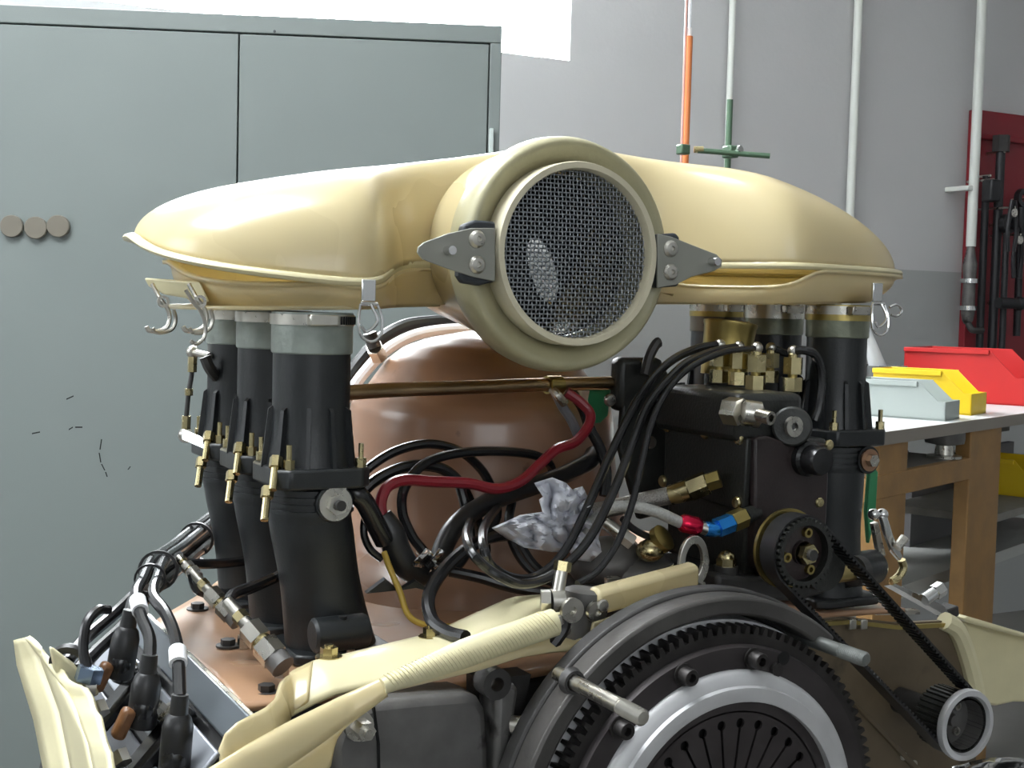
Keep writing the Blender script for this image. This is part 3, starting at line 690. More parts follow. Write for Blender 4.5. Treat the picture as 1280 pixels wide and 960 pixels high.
for i, v in enumerate(VS):
    L = ['black intake stack with washer nut and end boss, beside the cream front tin', 'middle black intake stack of the row on the cabinet side', 'rearmost black intake stack of the row on the cabinet side'][i]
    t, P = stack(UL, v, L, .020, -1, i == 0)
    if i == 0:
        bc = V(415, 628, v-.030)
        MB().frustum(bc+Vector((0, .02, 0)), bc+Vector((0, -.006, 0)), .017, .0145, 24).build('shaft_boss', BLACK, t, bevel=.001)
        w = MB().lathe([(.0128, .006), (.0128, .0085), (.007, .0085), (.007, .006)], bc, YM, 28, True).build('washer', STEEL, t)
        MB().prism([bc+Vector((.002, -.007, .011)), bc+Vector((.008, -.007, .009)), bc+Vector((.0075, -.007, .019)), bc+Vector((.0055, -.007, .019))], (0, -.0015, 0)).build('tab', STEEL, w)
        MB().hexa(bc+Vector((0, -.008, 0)), bc+Vector((0, -.0145, 0)), .0078, .3).build('nut', STEEL, w)
        MB().frustum(bc+Vector((0, -.0145, 0)), bc+Vector((.0005, -.019, 0)), .004, n=12).build('thread', DKAL, w)
        b0_, b1_ = V(390, 795, v-.047), V(455, 788, v-.047)
        MB().lathe([(.0040, 0), (.0105, 0), (.0130, .002), (.0130, .040), (.0115, .0425), (0, .0425)], b0_, b1_-b0_, 24).build('end_boss', BLACK, t)
        MB().frustum(b0_*.45+b1_*.55+Vector((0, -.004, .0105)), b0_*.45+b1_*.55+Vector((0, -.004, .0135)), .003, n=12).build('boss_hole', VOID, t)
    # linkage bolts on the cabinet side of each throttle body
    for (du, z0) in ((-.034, -.118), (-.040, -.140)):
        a = P(du, -.022, z0); b = a+Vector((-.006, -.012, -.020))
        MB().frustum(a, b, .003, n=10).hexa(a+(a-b)*.1, a+(b-a)*.25, .0048).build('stop_screw', BRASS, t)
for i, v in enumerate(VS):
    L = ['black intake stack with brass clamp beside the workbench, in front of its row', 'middle black intake stack behind the brass pump fittings', 'rearmost black intake stack beside the brass filler cap'][i]
    t, P = stack(UR, v, L, 0, 1, False, mat('green_sleeve', (.20, .215, .16), .4, .5, .35, 45, .3, 150) if i < 2 else mat('brown_sleeve', (.16, .14, .11), .4, .5, .2, 40), .95, .018)
    MB().lathe([(.0288, -.024), (.0302, -.024), (.0302, -.0095), (.0288, -.0095)], P(0, 0, 0), (0, 0, 1), 36, True).build('brass_band', BRASS2 if i != 1 else STEEL, t)
    if i == 0:
        bc = V(1086, 575, v-.034)
        MB().frustum(bc+Vector((0, .02, 0)), bc, .013, n=20).build('shaft_boss', BLACK, t)
        w = MB().lathe([(.0105, .0), (.0105, .002), (.0055, .002), (.0055, .0)], bc, YM, 24, True).build('washer', mat('copper_washer', (.42, .25, .16), .4, .9), t)
        MB().hexa(bc, bc+Vector((0, -.008, 0)), .006).build('nut', STEEL, w)

# ------------------------------------------------------------------ throttle linkage on the left row
t = thing('throttle_link', 'thin jointed metal throttle rod hanging beside the rear stack', 'linkage', V(237, 548, 1.16))
lk = [V(x, y, 1.16) for x, y in ((241, 440), (240, 465), (236, 490), (233, 520), (232, 540))]
MB().tube(lk, .0022, 8).build('rod', DKAL, t)
for a, b in ((0, 1), (3, 4)): MB().hexa(lk[a], lk[b], .0042).build('rod_end', BRASS, t)
MB().hexa(lk[2]+Vector((0, 0, .003)), lk[2]-Vector((0, 0, .003)), .0038).build('lock_nut', BRASS, t)
MB().ball(lk[0], .0058).build('ball_joint', STEEL, t); MB().ball(V(232, 544, 1.16), .0068).build('ball_joint', STEEL, t)
MB().frustum(lk[0], V(262, 445, 1.13), .003, n=8).build('pin', STEEL, t)
MB().prism([V(228, 536, 1.15), V(250, 545, 1.14), V(266, 558, 1.12), V(258, 562, 1.12), V(240, 553, 1.15), V(228, 549, 1.15)], (0, .003, 0)).build('lever', CHROME, t)
MB().tube([V(256, 446, 1.12), V(262, 460, 1.12), V(272, 472, 1.13)], .005, 8).build('bell_crank', DKAL, t)

# ------------------------------------------------------------------ brown fan shroud and deck
deck = thing('engine_deck', 'brown resin deck plate covering the cylinders under the intake stacks', 'engine cover', E_(.59, 1.1, DZ))
def deckfn(i, j):
    u = .249+.655*i; v0 = .852+.052*min(1, max(0, (u-.68)/.06)); v = v0+(1.352-v0)*j; u += (.04*max(0, v-1.10)/.25*4)*(1-i)
    z = DZ+.002*math.sin(23*u+9*v)+.002*math.sin(31*v-8*u) - .03*max(0, (u-.86)/.09)**2*0
    z += .012*math.exp(-(((u-.5)/.08)**2+((v-.93)/.05)**2)) - .012*math.exp(-(((u-.56)/.05)**2+((v-.9)/.03)**2))
    return E_(u, v, z)
MB().grid(deckfn, 70, 50).build('plate', BROWN2, deck, ang=80, solid=.004)
for (px, py) in ((247, 762), (285, 808), (333, 866), (243, 700)):
    p = Z(px, py, DZ+.002); b = MB(); b.frustum(p, p+Vector((0, 0, .0015)), .0095, n=18); b.hexa(p+Vector((0, 0, .0015)), p+Vector((0, 0, .006)), .006); b.build('bolt', DKAL, deck)
for p in (E_(.300, 1.0, DZ+.002), Z(438, 838, DZ+.002), E_(.298, .905, DZ+.002)):
    MB().hexa(p, p+Vector((0, 0, .010)), .006).frustum(p+Vector((0, 0, .010)), p+Vector((0, 0, .016)), .0032, n=10).build('stud_nut', STEEL, deck)
MB().prism([E_(.237, .79, DZ+.010), E_(.246, .79, DZ+.010), E_(.246, 1.11, DZ+.010), E_(.237, 1.11, DZ+.010)], (0, 0, .005)).build('edge_strip', STEEL, deck, bevel=.001)
FC = Vector((.605, 1.20))
fan = thing('fan_shroud', 'rounded brown resin fan shroud rising behind the tangled wires', 'fan shroud', E_(FC.x, FC.y, DZ))
prof = [(0, -.028), (.03, -.0295), (.06, -.035), (.082, -.044), (.099, -.058), (.110, -.074), (.118, -.086), (.128, -.094), (.134, -.105), (.137, -.125), (.140, -.16), (.146, -.20), (.158, -.235), (.178, -.256), (.19, DZ+.001)]
def fanfn(i, j):
    x = j*(len(prof)-1); k = min(int(x), len(prof)-2); f_ = x-k; r_ = prof[k][0]*(1-f_)+prof[k+1][0]*f_; h_ = prof[k][1]*(1-f_)+prof[k+1][1]*f_
    a = 2*PI*i; w = 1+.02*math.sin(3*a+1)
    return E_(FC.x+max(.001, r_)*w*math.cos(a), FC.y+max(.001, r_)*w*math.sin(a)*.95, h_+.003*math.sin(2*a+4*j))
MB().grid(fanfn, 72, 60, True).build('dome', BROWN, fan, ang=80)
MB().prism([V(668, 430, 1.15), V(690, 438, 1.15), V(700, 445, 1.15), V(700, 470, 1.15), V(668, 462, 1.15)], (0, .02, 0)).build('clip', DKAL, fan, bevel=.001) if False else None
# black trim strips and white glossy duct lip behind the shroud at left
single(MB().tube([V(x, y, 1.30) for x, y in ((430, 480), (450, 452), (475, 425), (505, 408), (535, 403), (560, 402), (600, 402), (640, 405))], .0075, 10), 'rubber_seal', RUBBER, 'black rubber seal hose arching behind the brown fan shroud', 'hose')
single(MB().tube([V(x, y, 1.275) for x, y in ((432, 500), (452, 470), (480, 440), (510, 422), (540, 414), (580, 411), (640, 414))], .006, 10), 'white_trim', mat('white_trim', (.8, .82, .85), .25), 'white glossy trim tube along the back of the fan shroud', 'trim')
t = thing('sensor_plug', 'small grey plug fitting on the black seal behind the stacks', 'fitting', V(466, 436, 1.22))
MB().frustum(V(462, 416, 1.22), V(468, 434, 1.22), .007, n=12).build('body', GREYAL, t); MB().hexa(V(468, 434, 1.22), V(474, 446, 1.23), .009).build('nut', STEEL, t)
# cross rail
single(MB().tube([V(432, 491, .995), V(500, 487, 1.01), V(600, 484, 1.02), V(680, 481, 1.03), V(790, 478, 1.05)], .0062, 14, 4), 'cross_rail', BRONZE, 'bronze metal tube running across under the inlet', 'tube')
t = thing('rail_clip', 'dark tape clip on the bronze tube below the inlet', 'clip', V(695, 482, 1.03))
MB().lathe([(.0064, -.008), (.0082, -.008), (.0082, .008), (.0064, .008)], V(692, 481, 1.031), V(790, 478, 1.05)-V(680, 481, 1.03), 16, True).build('band', BRASS2, t)
MB().tube([V(690, 486, 1.026), V(698, 495, 1.02), V(706, 505, 1.02)], .004, 8).build('tail', STEEL, t)
# ------------------------------------------------------------------ flywheel and clutch
FV = .745; FCN = E_(.5776, FV, -.373)
def fp(r, a, y=0.): return FCN + Vector((r*math.cos(a), y, r*math.sin(a)))
fly = thing('flywheel', 'dark flywheel with toothed starter ring and bright clutch ring', 'flywheel', FCN)
g = MB(); NT = 108; outl = []
for k in range(NT):
    for q, r in ((.0, .1415), (.28, .1415), (.40, .1472), (.72, .1472), (.86, .1415)):
        outl.append((r, 2*PI*(k+q)/NT))
n = len(outl); vs = []
for y in (.006, .020):
    for r, a in outl: vs.append(fp(r, a, y))
for y in (.006, .020):
    for r, a in outl: vs.append(fp(.134, a, y))
fs = []
for i in range(n):
    j = (i+1) % n; fs += [(i, j, n+j, n+i), (2*n+i, 2*n+j, j, i), (n+i, n+j, 3*n+j, 3*n+i)]
g.add(vs, fs).build('ring_gear', GEARM, fly, ang=30)
MB().lathe([(.1345, -.018), (.1345, -.004), (.133, .0), (.106, .0), (.106, -.018)], FCN, YM, 96, True).build('flywheel_disc', DISCM, fly)
MB().lathe([(.1495, -.045), (.1492, -.030), (.1485, -.0225), (.134, -.0205), (.134, -.045)], FCN, YM, 96, True).build('rear_rim', ALU, fly)
MB().lathe([(.1176, -.002), (.1172, .003), (.114, .006), (.1075, .0075), (.1065, .0105), (.0985, .0115), (.0965, .0105), (.096, -.006)], FCN, YM, 96, True).build('clutch_cover', ALU, fly, ang=50)
MB().lathe([(.097, .001), (.097, .0045), (.0875, .0045), (.0875, .001)], FCN, YM, 96, True).build('diaphragm_rim', DISCM, fly)
MB().frustum(FCN+Vector((0, .006, 0)), FCN+Vector((0, .004, 0)), .098, n=64).build('inner_face', VOID, fly)
NF = 30; sw = .0010; hr = .0036; rh = .0795
for k in range(NF):
    a0 = 2*PI*k/NF; a1 = 2*PI*(k+1)/NF; P2 = []
    def side(a, sg):
        out = []; ca, sa = math.cos(a), math.sin(a)
        def pt(r, w): return Vector((r*ca-sg*w*sa, 0, r*sa+sg*w*ca))
        out.append(pt(.022, sw)); out.append(pt(rh-hr, sw))
        for q in range(7):
            th = -PI/2+.3+(PI-.3)*q/6; out.append(pt(rh+hr*math.sin(th), hr*math.cos(th)))
        return out
    L1 = side(a0, 1); L2 = side(a1, -1)
    arc = [Vector((.0885*math.cos(a0+(a1-a0)*q/6), 0, .0885*math.sin(a0+(a1-a0)*q/6))) for q in range(7)]
    poly = L1+arc+L2[::-1]
    o = MB().prism([FCN+p+Vector((0, -.0045, 0)) for p in poly], (0, .0022, 0)).build('diaphragm_finger', DISCM, fly)
for px, py in ((854, 843), (941, 823), (774, 909)):
    p = V(px, py, FV-.001); allen(fly, p, YM, .0062, .011)
p = V(975, 829, FV-.0005)
MB().prism(disc_poly(p+Vector((.003, 0, .0035)), YM, .0052, 18), (0, -.0006, 0)).build('dowel_hole', VOID, fly)
MB().frustum(p+Vector((-.004, .002, -.004)), p+Vector((-.004, -.003, -.004)), .005, n=16).build('dowel', GEARM, fly)

# ------------------------------------------------------------------ bell housing / crankcase
cc_ = thing('crankcase', 'dark cast crankcase with arched flange around the flywheel', 'engine block', E_(.58, .95, -.62))
def arcband(r0, r1, a0, a1, y0, y1, n=64, wob=0):
    mb = MB(); vs = []
    for i in range(n+1):
        a = math.radians(a0+(a1-a0)*i/n)
        for r, y in ((r0, y0), (r1, y0), (r1, y1), (r0, y1)): vs.append(fp(r, a, y))
    fs = [(4*i+k, 4*i+(k+1) % 4, 4*i+4+(k+1) % 4, 4*i+4+k) for i in range(n) for k in range(4)] + [(0, 1, 2, 3), (4*n+3, 4*n+2, 4*n+1, 4*n)]
    return mb.add(vs, fs)
arcband(.1535, .1675, 50, 205, .010, .045).build('bell_flange', mat('flange_casting', (.085, .08, .076), .42, .5, .35, 22, .3, 100), cc_, bevel=.0025)
arcband(.1500, .1545, 35, 205, .044, .060).build('inner_wall', DKAL, cc_, bevel=.002)
arcband(.155, .170, 62, 185, .030, .045).build('outer_rib', DKAL, cc_, bevel=.002)
MB().lathe([(.151, -.056), (.15, -.060), (.0, -.060)], FCN, YM, 64).build('bell_back', VOID, cc_)
MB().box(E_(.58, 1.09, -.44), (.34, .34, .29)).build('block', DKAL, cc_, bevel=.01)
# finned cylinder barrels either side, mostly hidden
for sgn in (-1, 1):
    for i, v in enumerate(VS):
        m_ = MB()
        m_.box(E_(.58+sgn*.24, v+.03, -.40), (.16, .085, .20))
        m_.build('cylinder', DKAL, cc_, bevel=.006)
for (px, py, sv, sl, m_) in ((716, 852, .752, .085, STEEL), (976, 787, .800, .098, mat('grey_stud', (.22, .23, .22), .4, .7, .2, 40))):
    p = V(px, py, sv)
    s_ = thing('bell_stud', 'long bright steel stud standing out from the bell housing' if px < 800 else 'grey steel stud on the upper bell housing under the belt', 'stud', p)
    dr = Vector((p.x, sv-sl, p.z))
    a, b = p+Vector((0, .02, 0)), dr
    MB().frustum(a, p+(b-p)*.72, .0052, n=16).build('shank', m_, s_)
    th = []
    for q in range(14): th += [(.0056, q*.0018), (.0049, q*.0018+.0009)]
    MB().lathe([(0, 0)]+th+[(.004, .0255), (0, .0258)], p+(b-p)*.71, b-p, 16).build('thread', m_, s_)
    MB().lathe([(.006, 0), (.0095, 0), (.008, .006), (.006, .006)], p+Vector((0, .003, 0)), YM, 18, True).build('boss', DKAL, s_)

# grey cast cover at lower left of the bell housing
gh = thing('gearbox_flange', 'grey cast metal cover with rounded corner below the cream strip', 'casting', V(520, 960, .80))
poly = [(418, 985), (416, 938), (424, 910), (440, 890), (470, 878), (530, 872), (585, 868), (600, 873), (609, 889), (612, 930), (613, 985)]
MB().prism([V(x, y, .803) for x, y in poly], (0, .040, 0)).build('cover', GREYAL, gh, bevel=.006)
MB().prism([V(x, y, .8015) for x, y in ((466, 884), (469, 884), (475, 930), (476, 985), (473, 985), (472, 930))], (0, .004, 0)).build('split_line', VOID, gh)
p = V(447, 906, .803); b_ = MB(); bolt(b_, p, YM, .0065, .017); b_.build('nut', STEEL, gh)
MB().prism([V(x, y, .80) for x, y in ((622, 862), (640, 853), (650, 860), (632, 985), (618, 985))], (0, .035, 0)).build('side_rib', GREYAL, gh, bevel=.004)
p = V(617, 853, .80); MB().lathe([(.005, -.01), (.011, -.01), (.011, .006), (.005, .006)], p, YM, 18, True).build('lug', DKAL, gh)
p = V(640, 906, .80); MB().frustum(p, p+Vector((.008, -.008, .001)), .0065, n=14).build('sender', STEEL, gh)
MB().prism([V(x, y, .822) for x, y in ((600, 850), (664, 843), (632, 985), (600, 985))], (0, .022, 0)).build('web', DKAL, gh)

# ------------------------------------------------------------------ brown rear tin on the right
tn = thing('rear_tin', 'flat dark brown tin plate behind the toothed belt', 'engine tin', V(1100, 960, .90))
poly = [(1000, 795), (1010, 775), (1060, 772), (1120, 779), (1180, 776), (1196, 790), (1210, 830), (1222, 885), (1218, 1000), (985, 1000), (1010, 890)]
MB().prism([V(x, y, .895) for x, y in poly], (0, .005, 0)).build('plate', TIN, tn)
arc = [(1180, 776), (1196, 788), (1210, 825), (1220, 870), (1222, 905)]
MB().tube([V(x, y, .893) for x, y in arc], .009, 10).build('cream_edge', CREAM2, tn)
MB().prism([V(x, y, .894) for x, y in ((1008, 778), (1060, 774), (1120, 781), (1178, 778), (1178, 783), (1120, 786), (1060, 779), (1008, 783))], (0, -.004, 0)).build('top_flange', BRASS2, tn)
for x in (1064, 1078): MB().box(V(x, 780, .892), (.008, .006, .009)).build('clip', STEEL, tn, bevel=.001)
for (x, y) in ((1129, 945), (1142, 955)): screw(tn, V(x, y, .895), YM, .004)
MB().prism([V(x, y, .892) for x, y in ((1020, 830), (1024, 828), (1175, 985), (1165, 985))], (0, .004, 0)).build('pressed_rib', TIN, tn, bevel=.001)
# cream panel at far right
rp = thing('side_panel', 'cream fibreglass side panel beyond the lower belt pulley', 'panel', V(1240, 880, 1.0))
MB().prism([V(x, y, 1.0) for x, y in ((1205, 775), (1212, 772), (1300, 798), (1300, 878), (1268, 878), (1246, 883), (1225, 880), (1210, 800))], (0, .006, 0)).build('face', CREAM2, rp, bevel=.003)
MB().prism([V(x, y, .98) for x, y in ((1205, 774), (1212, 771), (1300, 797), (1300, 803), (1212, 779))], (0, .03, 0)).build('top_fold', CREAM2, rp, bevel=.003)
MB().prism([V(x, y, .985) for x, y in ((1246, 884), (1268, 878), (1300, 840), (1300, 880), (1270, 884))], (0, .02, 0)).build('corner_fold', CREAM2, rp, bevel=.002) if False else None
foil = MB()
def ff(i, j):
    p = V(1190+100*i, 959-12*math.sin(i*2.4)+26*j, .80+.02*math.sin(7*i+5*j)); return p
foil.grid(ff, 14, 6)
single(foil, 'foil_scrap', CHROME, 'crumpled metal foil below the lower pulley', 'foil', solid=.001)

# ------------------------------------------------------------------ pulleys and toothed belt
PV = .815
p1 = V(1008, 692, PV); p2 = V(1207, 906, PV); R1, R2 = .0285, .0275
def toothed(name, label, c, R, depth, rim_m, face):
    t = thing(name, label, 'pulley', c); n = 34; vs = []; mb = MB(); ol = []
    for k in range(n):
        for q, r in ((0, R), (.45, R), (.55, R-.0022), (.95, R-.0022)): ol.append((r, 2*PI*(k+q)/n))
    for y in (0, depth):
        for r, a in ol: vs.append(c+Vector((r*math.cos(a), y, r*math.sin(a))))
        for r, a in ol: vs.append(c+Vector((R*.80*math.cos(a), y, R*.80*math.sin(a))))
    m = len(ol); fs = []
    for i in range(m):
        j = (i+1) % m; fs += [(i, j, m+j, m+i), (2*m+i, 3*m+i, 3*m+j, 2*m+j), (i, 2*m+i, 2*m+j, j), (m+i, m+j, 3*m+j, 3*m+i)]
    mb.add(vs, fs).build('toothed_rim', rim_m, t, ang=30)
    return t
pu1 = toothed('pump_pulley', 'black toothed pulley with brass nut on the injection pump', p1, R1, .024, PUMPM, 0)
MB().lathe([(R1*.82, -.024), (R1*.82, -.008), (.010, -.006), (.010, -.002), (0, -.002)], p1, YM, 40).build('web', PUMPR, pu1)
MB().lathe([(R1*.6, -.026), (R1+.0045, -.026), (R1+.0045, -.023), (R1*.6, -.023)], p1, YM, 48, True).build('back_flange', BRASS2, pu1)
MB().lathe([(.0095, -.006), (.0095, -.002), (.006, -.002)], p1, YM, 24).build('washer', BRONZE, pu1)
MB().hexa(p1+Vector((0, .002, 0)), p1+Vector((0, -.005, 0)), .0085, .2).build('nut', BRASS, pu1)
MB().frustum(p1+Vector((0, -.005, 0)), p1+Vector((0, -.009, 0)), .0045, n=14).build('shaft_end', DKAL, pu1)
for a in (75, 190, 300):
    q = p1+Vector((.0165*math.cos(math.radians(a)), .007, .0165*math.sin(math.radians(a))))
    MB().lathe([(.0022, 0), (.004, 0), (.004, .004), (.0022, .004)], q, YM, 16, True).build('bush', BRASS2, pu1)
pu2 = toothed('crank_pulley', 'lower toothed pulley with bright silver rim at the belt end', p2, R2, .034, PUMPM, 0)
MB().lathe([(R2+.004, -.003), (R2+.0045, .0), (R2+.0035, .003), (R2-.001, .0035), (R2-.0025, .0), (R2-.0025, -.003)], p2, YM, 48, True).build('silver_rim', ALU, pu2, ang=50)
MB().lathe([(R2*.9, -.03), (R2*.86, .0), (R2*.80, .0), (R2*.80, -.018), (.006, -.018), (.005, -.012), (0, -.012)], p2, YM, 40).build('cup', GREYAL, pu2)
for a in (60, 170, 300):
    q = p2+Vector((.013*math.cos(math.radians(a)), .018, .013*math.sin(math.radians(a))))
    MB().lathe([(.002, 0), (.0038, 0), (.0038, .003), (.002, .003)], q, YM, 16, True).build('bush', STEEL, pu2)
MB().frustum(p2+Vector((0, .034, 0)), p2+Vector((0, .08, 0)), .012, n=20).build('shaft', DKAL, pu2)
# belt: outer tangents, toothed inside
bt = MB(); dv = (p2-p1); dv.y = 0; L = dv.length; e = dv/L; nrm = Vector((e.z, 0, -e.x))
if nrm.x < 0: nrm = -nrm
def belt_path(off):
    out = []
    ns = int(L/.0048)
    for i in range(ns): out.append((p1+e*(L*i/ns)+nrm*(R1+(R2-R1)*i/ns+off)))
    a0 = math.atan2(nrm.z, nrm.x)
    sgn = 1 if Vector((-nrm.z, 0, nrm.x)).dot(e) > 0 else -1
    na = 18
    for i in range(na): a = a0+sgn*PI*i/na; out.append(p2+Vector((math.cos(a), 0, math.sin(a)))*(R2+off))
    for i in range(ns): out.append((p2-e*(L*i/ns)-nrm*(R2+(R1-R2)*i/ns+off)))
    for i in range(na): a = a0+PI*sgn+sgn*PI*i/na; out.append(p1+Vector((math.cos(a), 0, math.sin(a)))*(R1+off))
    return out
O = belt_path(.0022); I = belt_path(.0004); n = len(O); vs = []
for y in (.003, .021):
    vs += [p+Vector((0, y, 0)) for p in O]; vs += [p+Vector((0, y, 0)) for p in I]
fs = []
for i in range(n):
    j = (i+1) % n; fs += [(i, j, n+j, n+i), (2*n+i, 3*n+i, 3*n+j, 2*n+j), (i, 2*n+i, 2*n+j, j), (n+i, n+j, 3*n+j, 3*n+i)]
bt.add(vs, fs)
for sg in (1, -1):      # teeth on the free strands
    ns = int(L/.0048)
    for i in range(2, ns-2):
        c = p1+e*(L*(i+.5)/ns)+nrm*sg*(R1+(R2-R1)*i/ns-.0004)+Vector((0, .012, 0))
        bt.box(c, (.0026, .0179, .0024), Matrix.Rotation(-math.atan2(e.z, e.x), 3, 'Y'))
single(bt, 'toothed_belt', RUBBER, 'black toothed belt running from pump pulley down to lower pulley', 'belt')

# ------------------------------------------------------------------ injection pump
pf = .872
pm = thing('injection_pump', 'black mechanical injection pump with brass outlet fittings', 'fuel pump', V(985, 745, pf))
corner = V(944, 600, pf); uC = corner.x
def fpt(px, py, v=pf): return V(px, py, v)
def spt(px, py): return H(px, py, uC)
# front cover
fz1, fz0 = V(985, 548, pf).z, V(985, 648, pf).z
fr = [(944, 548), (960, 545), (1000, 560), (1030, 553), (1036, 560), (1036, 600), (1034, 645), (1030, 700), (1015, 719), (960, 721), (944, 712)]
MB().prism([V(x, y, pf) for x, y in fr], (0, .012, 0)).build('front_cover', PUMPR, pm, bevel=.002)
back_v = spt(836, 560).y
MB().box(((uC+V(1033, 600, pf+.01).x)/2, (pf+.010+back_v)/2, (fz1+V(1000, 721, pf).z)/2), (V(1033, 600, pf+.01).x-uC, back_v-pf-.010, fz1-V(1000, 721, pf).z-.004)).build('housing', PUMPM, pm, bevel=.004)
sc_ = MB().prism([spt(x, y) for x, y in ((941, 548), (900, 541), (846, 528), (838, 530), (836, 602), (842, 612), (936, 640))], (-.006, 0, 0)).build('side_cover', PUMPM, pm, bevel=.0015)
for (x, y) in ((842, 533), (889, 541), (931, 548), (836, 601), (929, 628)):
    screw(sc_, spt(x, y)+Vector((-.006, 0, 0)), (-1, 0, 0), .0055, BRASS)
for (x, y) in ((1036, 556), (1024, 628)): screw(pm, V(x, y, pf), YM, .0045, BRASS)
# head block
hz0 = fz1-.004; hz1 = V(950, 487, .93).z
h0 = V(1003, 500, .885); h1 = V(890, 500, .99)
MB().box(((uC-.012+h0.x)/2, .945, (hz0+hz1)/2), (h0.x-uC+.012, .125, hz1-hz0)).build('head_block', PUMPM, pm, bevel=.006)
MB().frustum(V(990, 533, .885), V(990, 533, .868), .017, n=28).build('plug_boss', PUMPM, pm, bevel=.002)
MB().lathe([(.0035, .0), (.0088, .0), (.0088, .004), (.0035, .004)], V(990, 533, .866), YM, 20, True).build('plug', STEEL, pm)
kb = V(1006, 573, pf); MB().lathe([(.015, 0), (.015, .006), (.0125, .008), (.0125, .020), (.011, .023), (0, .0235)], kb, YM, 28).build('cap', BLACKG, pm)
ub = V(935, 515, .875)
un = MB().hexa(V(908, 513, .885), V(926, 515, .872), .012, .2).build('union_nut', STEEL, pm)
MB().lathe([(.008, 0), (.011, .002), (.011, .016), (.007, .018)], V(926, 515, .874), V(945, 518, .868)-V(926, 515, .874), 20).build('union_body', STEEL, un)
MB().lathe([(.0032, .0), (.0058, .0), (.0058, -.022), (.0032, -.022)], V(964, 523, .848), V(964, 523, .848)-V(938, 516, .870), 16, True).build('union_spout', STEEL, un)
MB().lathe([(.0185, -.004), (.021, .0), (.021, .03)], V(1003, 700, pf), YM, 28).build('drive_nose', PUMPM, pm)
# brass outlet fittings (two staggered rows)
FIT = []
for (px, py, v, s) in ((898, 478, .955, 1.), (922, 481, .94, 1.), (944, 487, .925, 1.08), (962, 478, .965, .95), (990, 489, .915, 1.05)):
    b = V(px, py, v); f_ = thing('outlet_fitting', '', 'fitting', b) if False else None
    fz = MB(); 
    h1_ = MB().hexa(b, b+Vector((0, 0, .0115*s)), .0085*s, px*.1).build('lower_hex', BRASS, pm)
    MB().frustum(b+Vector((0, 0, .0115*s)), b+Vector((0, 0, .015*s)), .004*s, n=12).build('neck', BRASS2, h1_)
    MB().hexa(b+Vector((0, 0, .0145*s)), b+Vector((0, 0, .0285*s)), .0085*s, px*.13+.3).build('upper_hex', BRASS, pm)
    MB().frustum(b+Vector((0, 0, .0285*s)), b+Vector((0, 0, .034*s)), .0042*s, n=12).build('stem', BRASS, pm)
    top = b+Vector((0, 0, .034*s)); FIT.append(top)
    MB().ball(top, .0052*s).build('banjo', STEEL, pm)
fc_ = V(910, 430, 1.0)
cp = thing('filler_cap', 'dull brass round cap behind the outlet fittings', 'cap', fc_)
MB().lathe([(.022, -.03), (.0235, .0), (.0245, .016), (.0255, .018), (.0255, .0205), (.022, .0215), (.02, .018), (0, .018)], fc_, (.12, 0, 1), 36).build('cup', BRASS2, cp)
MB().lathe([(.021, -.09), (.021, -.028)], fc_, (0, 0, 1), 20).build('neck', PUMPM, cp)
# base plate of the pump
pb = thing('pump_bracket', 'dark cast bracket carrying the injection pump', 'bracket', V(950, 760, .87))
MB().prism([V(x, y, .868) for x, y in ((897, 717), (940, 722), (1038, 717), (1034, 742), (1000, 752), (905, 752), (897, 738))], (0, .12, 0)).build('body', DKAL, pb, bevel=.004)
MB().frustum(V(1020, 722, .872), V(1068, 714, .90), .008, n=16).build('spacer', BRASS2, pb)
MB().frustum(V(1066, 714, .899), V(1074, 713, .902), .014, n=20).build('spacer_washer', DKAL, pb)
p = V(908, 704, .88); MB().lathe([(.010, -.02), (.010, -.002)], p, (0, 0, 1), 16).build('stud_base', DKAL, pb); MB().hexa(p+Vector((0, 0, -.002)), p+Vector((0, 0, .004)), .0085).ball(p+Vector((0, 0, .004)), .0075).build('acorn_nut', BRASS, pb)
# dark bracket and linkage left of the pump
bk = thing('mounting_plate', 'tall dark sheet metal bracket behind the pump hoses', 'bracket', V(810, 640, 1.03))
MB().prism([V(x, y, 1.03) for x, y in ((782, 470), (800, 450), (830, 455), (842, 480), (838, 640), (800, 650), (775, 560))], (0, .008, 0)).build('plate', PUMPM, bk, bevel=.002)
MB().prism([H(x, y, V(838, 480, 1.03).x+.004) for x, y in ((842, 480), (852, 478), (852, 543), (842, 545))], (.004, 0, 0)).build('web', PUMPM, bk)
for (x, y) in ((813, 553), (762, 500)): screw(bk, V(x, y, 1.03), YM, .006, STEEL)
MB().tube([V(x, y, 1.02) for x, y in ((806, 468), (812, 445), (820, 430), (824, 428))], .005, 8).build('arm', DKAL, bk)
MB().box(V(795, 480, 1.04), (.05, .02, .05)).build('cable_block', PUMPM, bk, bevel=.006)
single(MB().prism([V(x, y, 1.065) for x, y in ((740, 470), (756, 480), (752, 520), (742, 530), (734, 500))], (.01, .004, 0)), 'green_tag', mat('green_plastic', (.03, .22, .09), .4), 'green plastic tag hanging under the bronze tube', 'tag', bevel=.001)
single(MB().prism([V(x, y, 1.0) for x, y in ((1089, 580), (1098, 590), (1095, 640), (1087, 680), (1084, 640))], (0, .006, 0)), 'green_strap', MATS['green_plastic'], 'green strap hanging beside the stack nut near the bench', 'strap', bevel=.001)

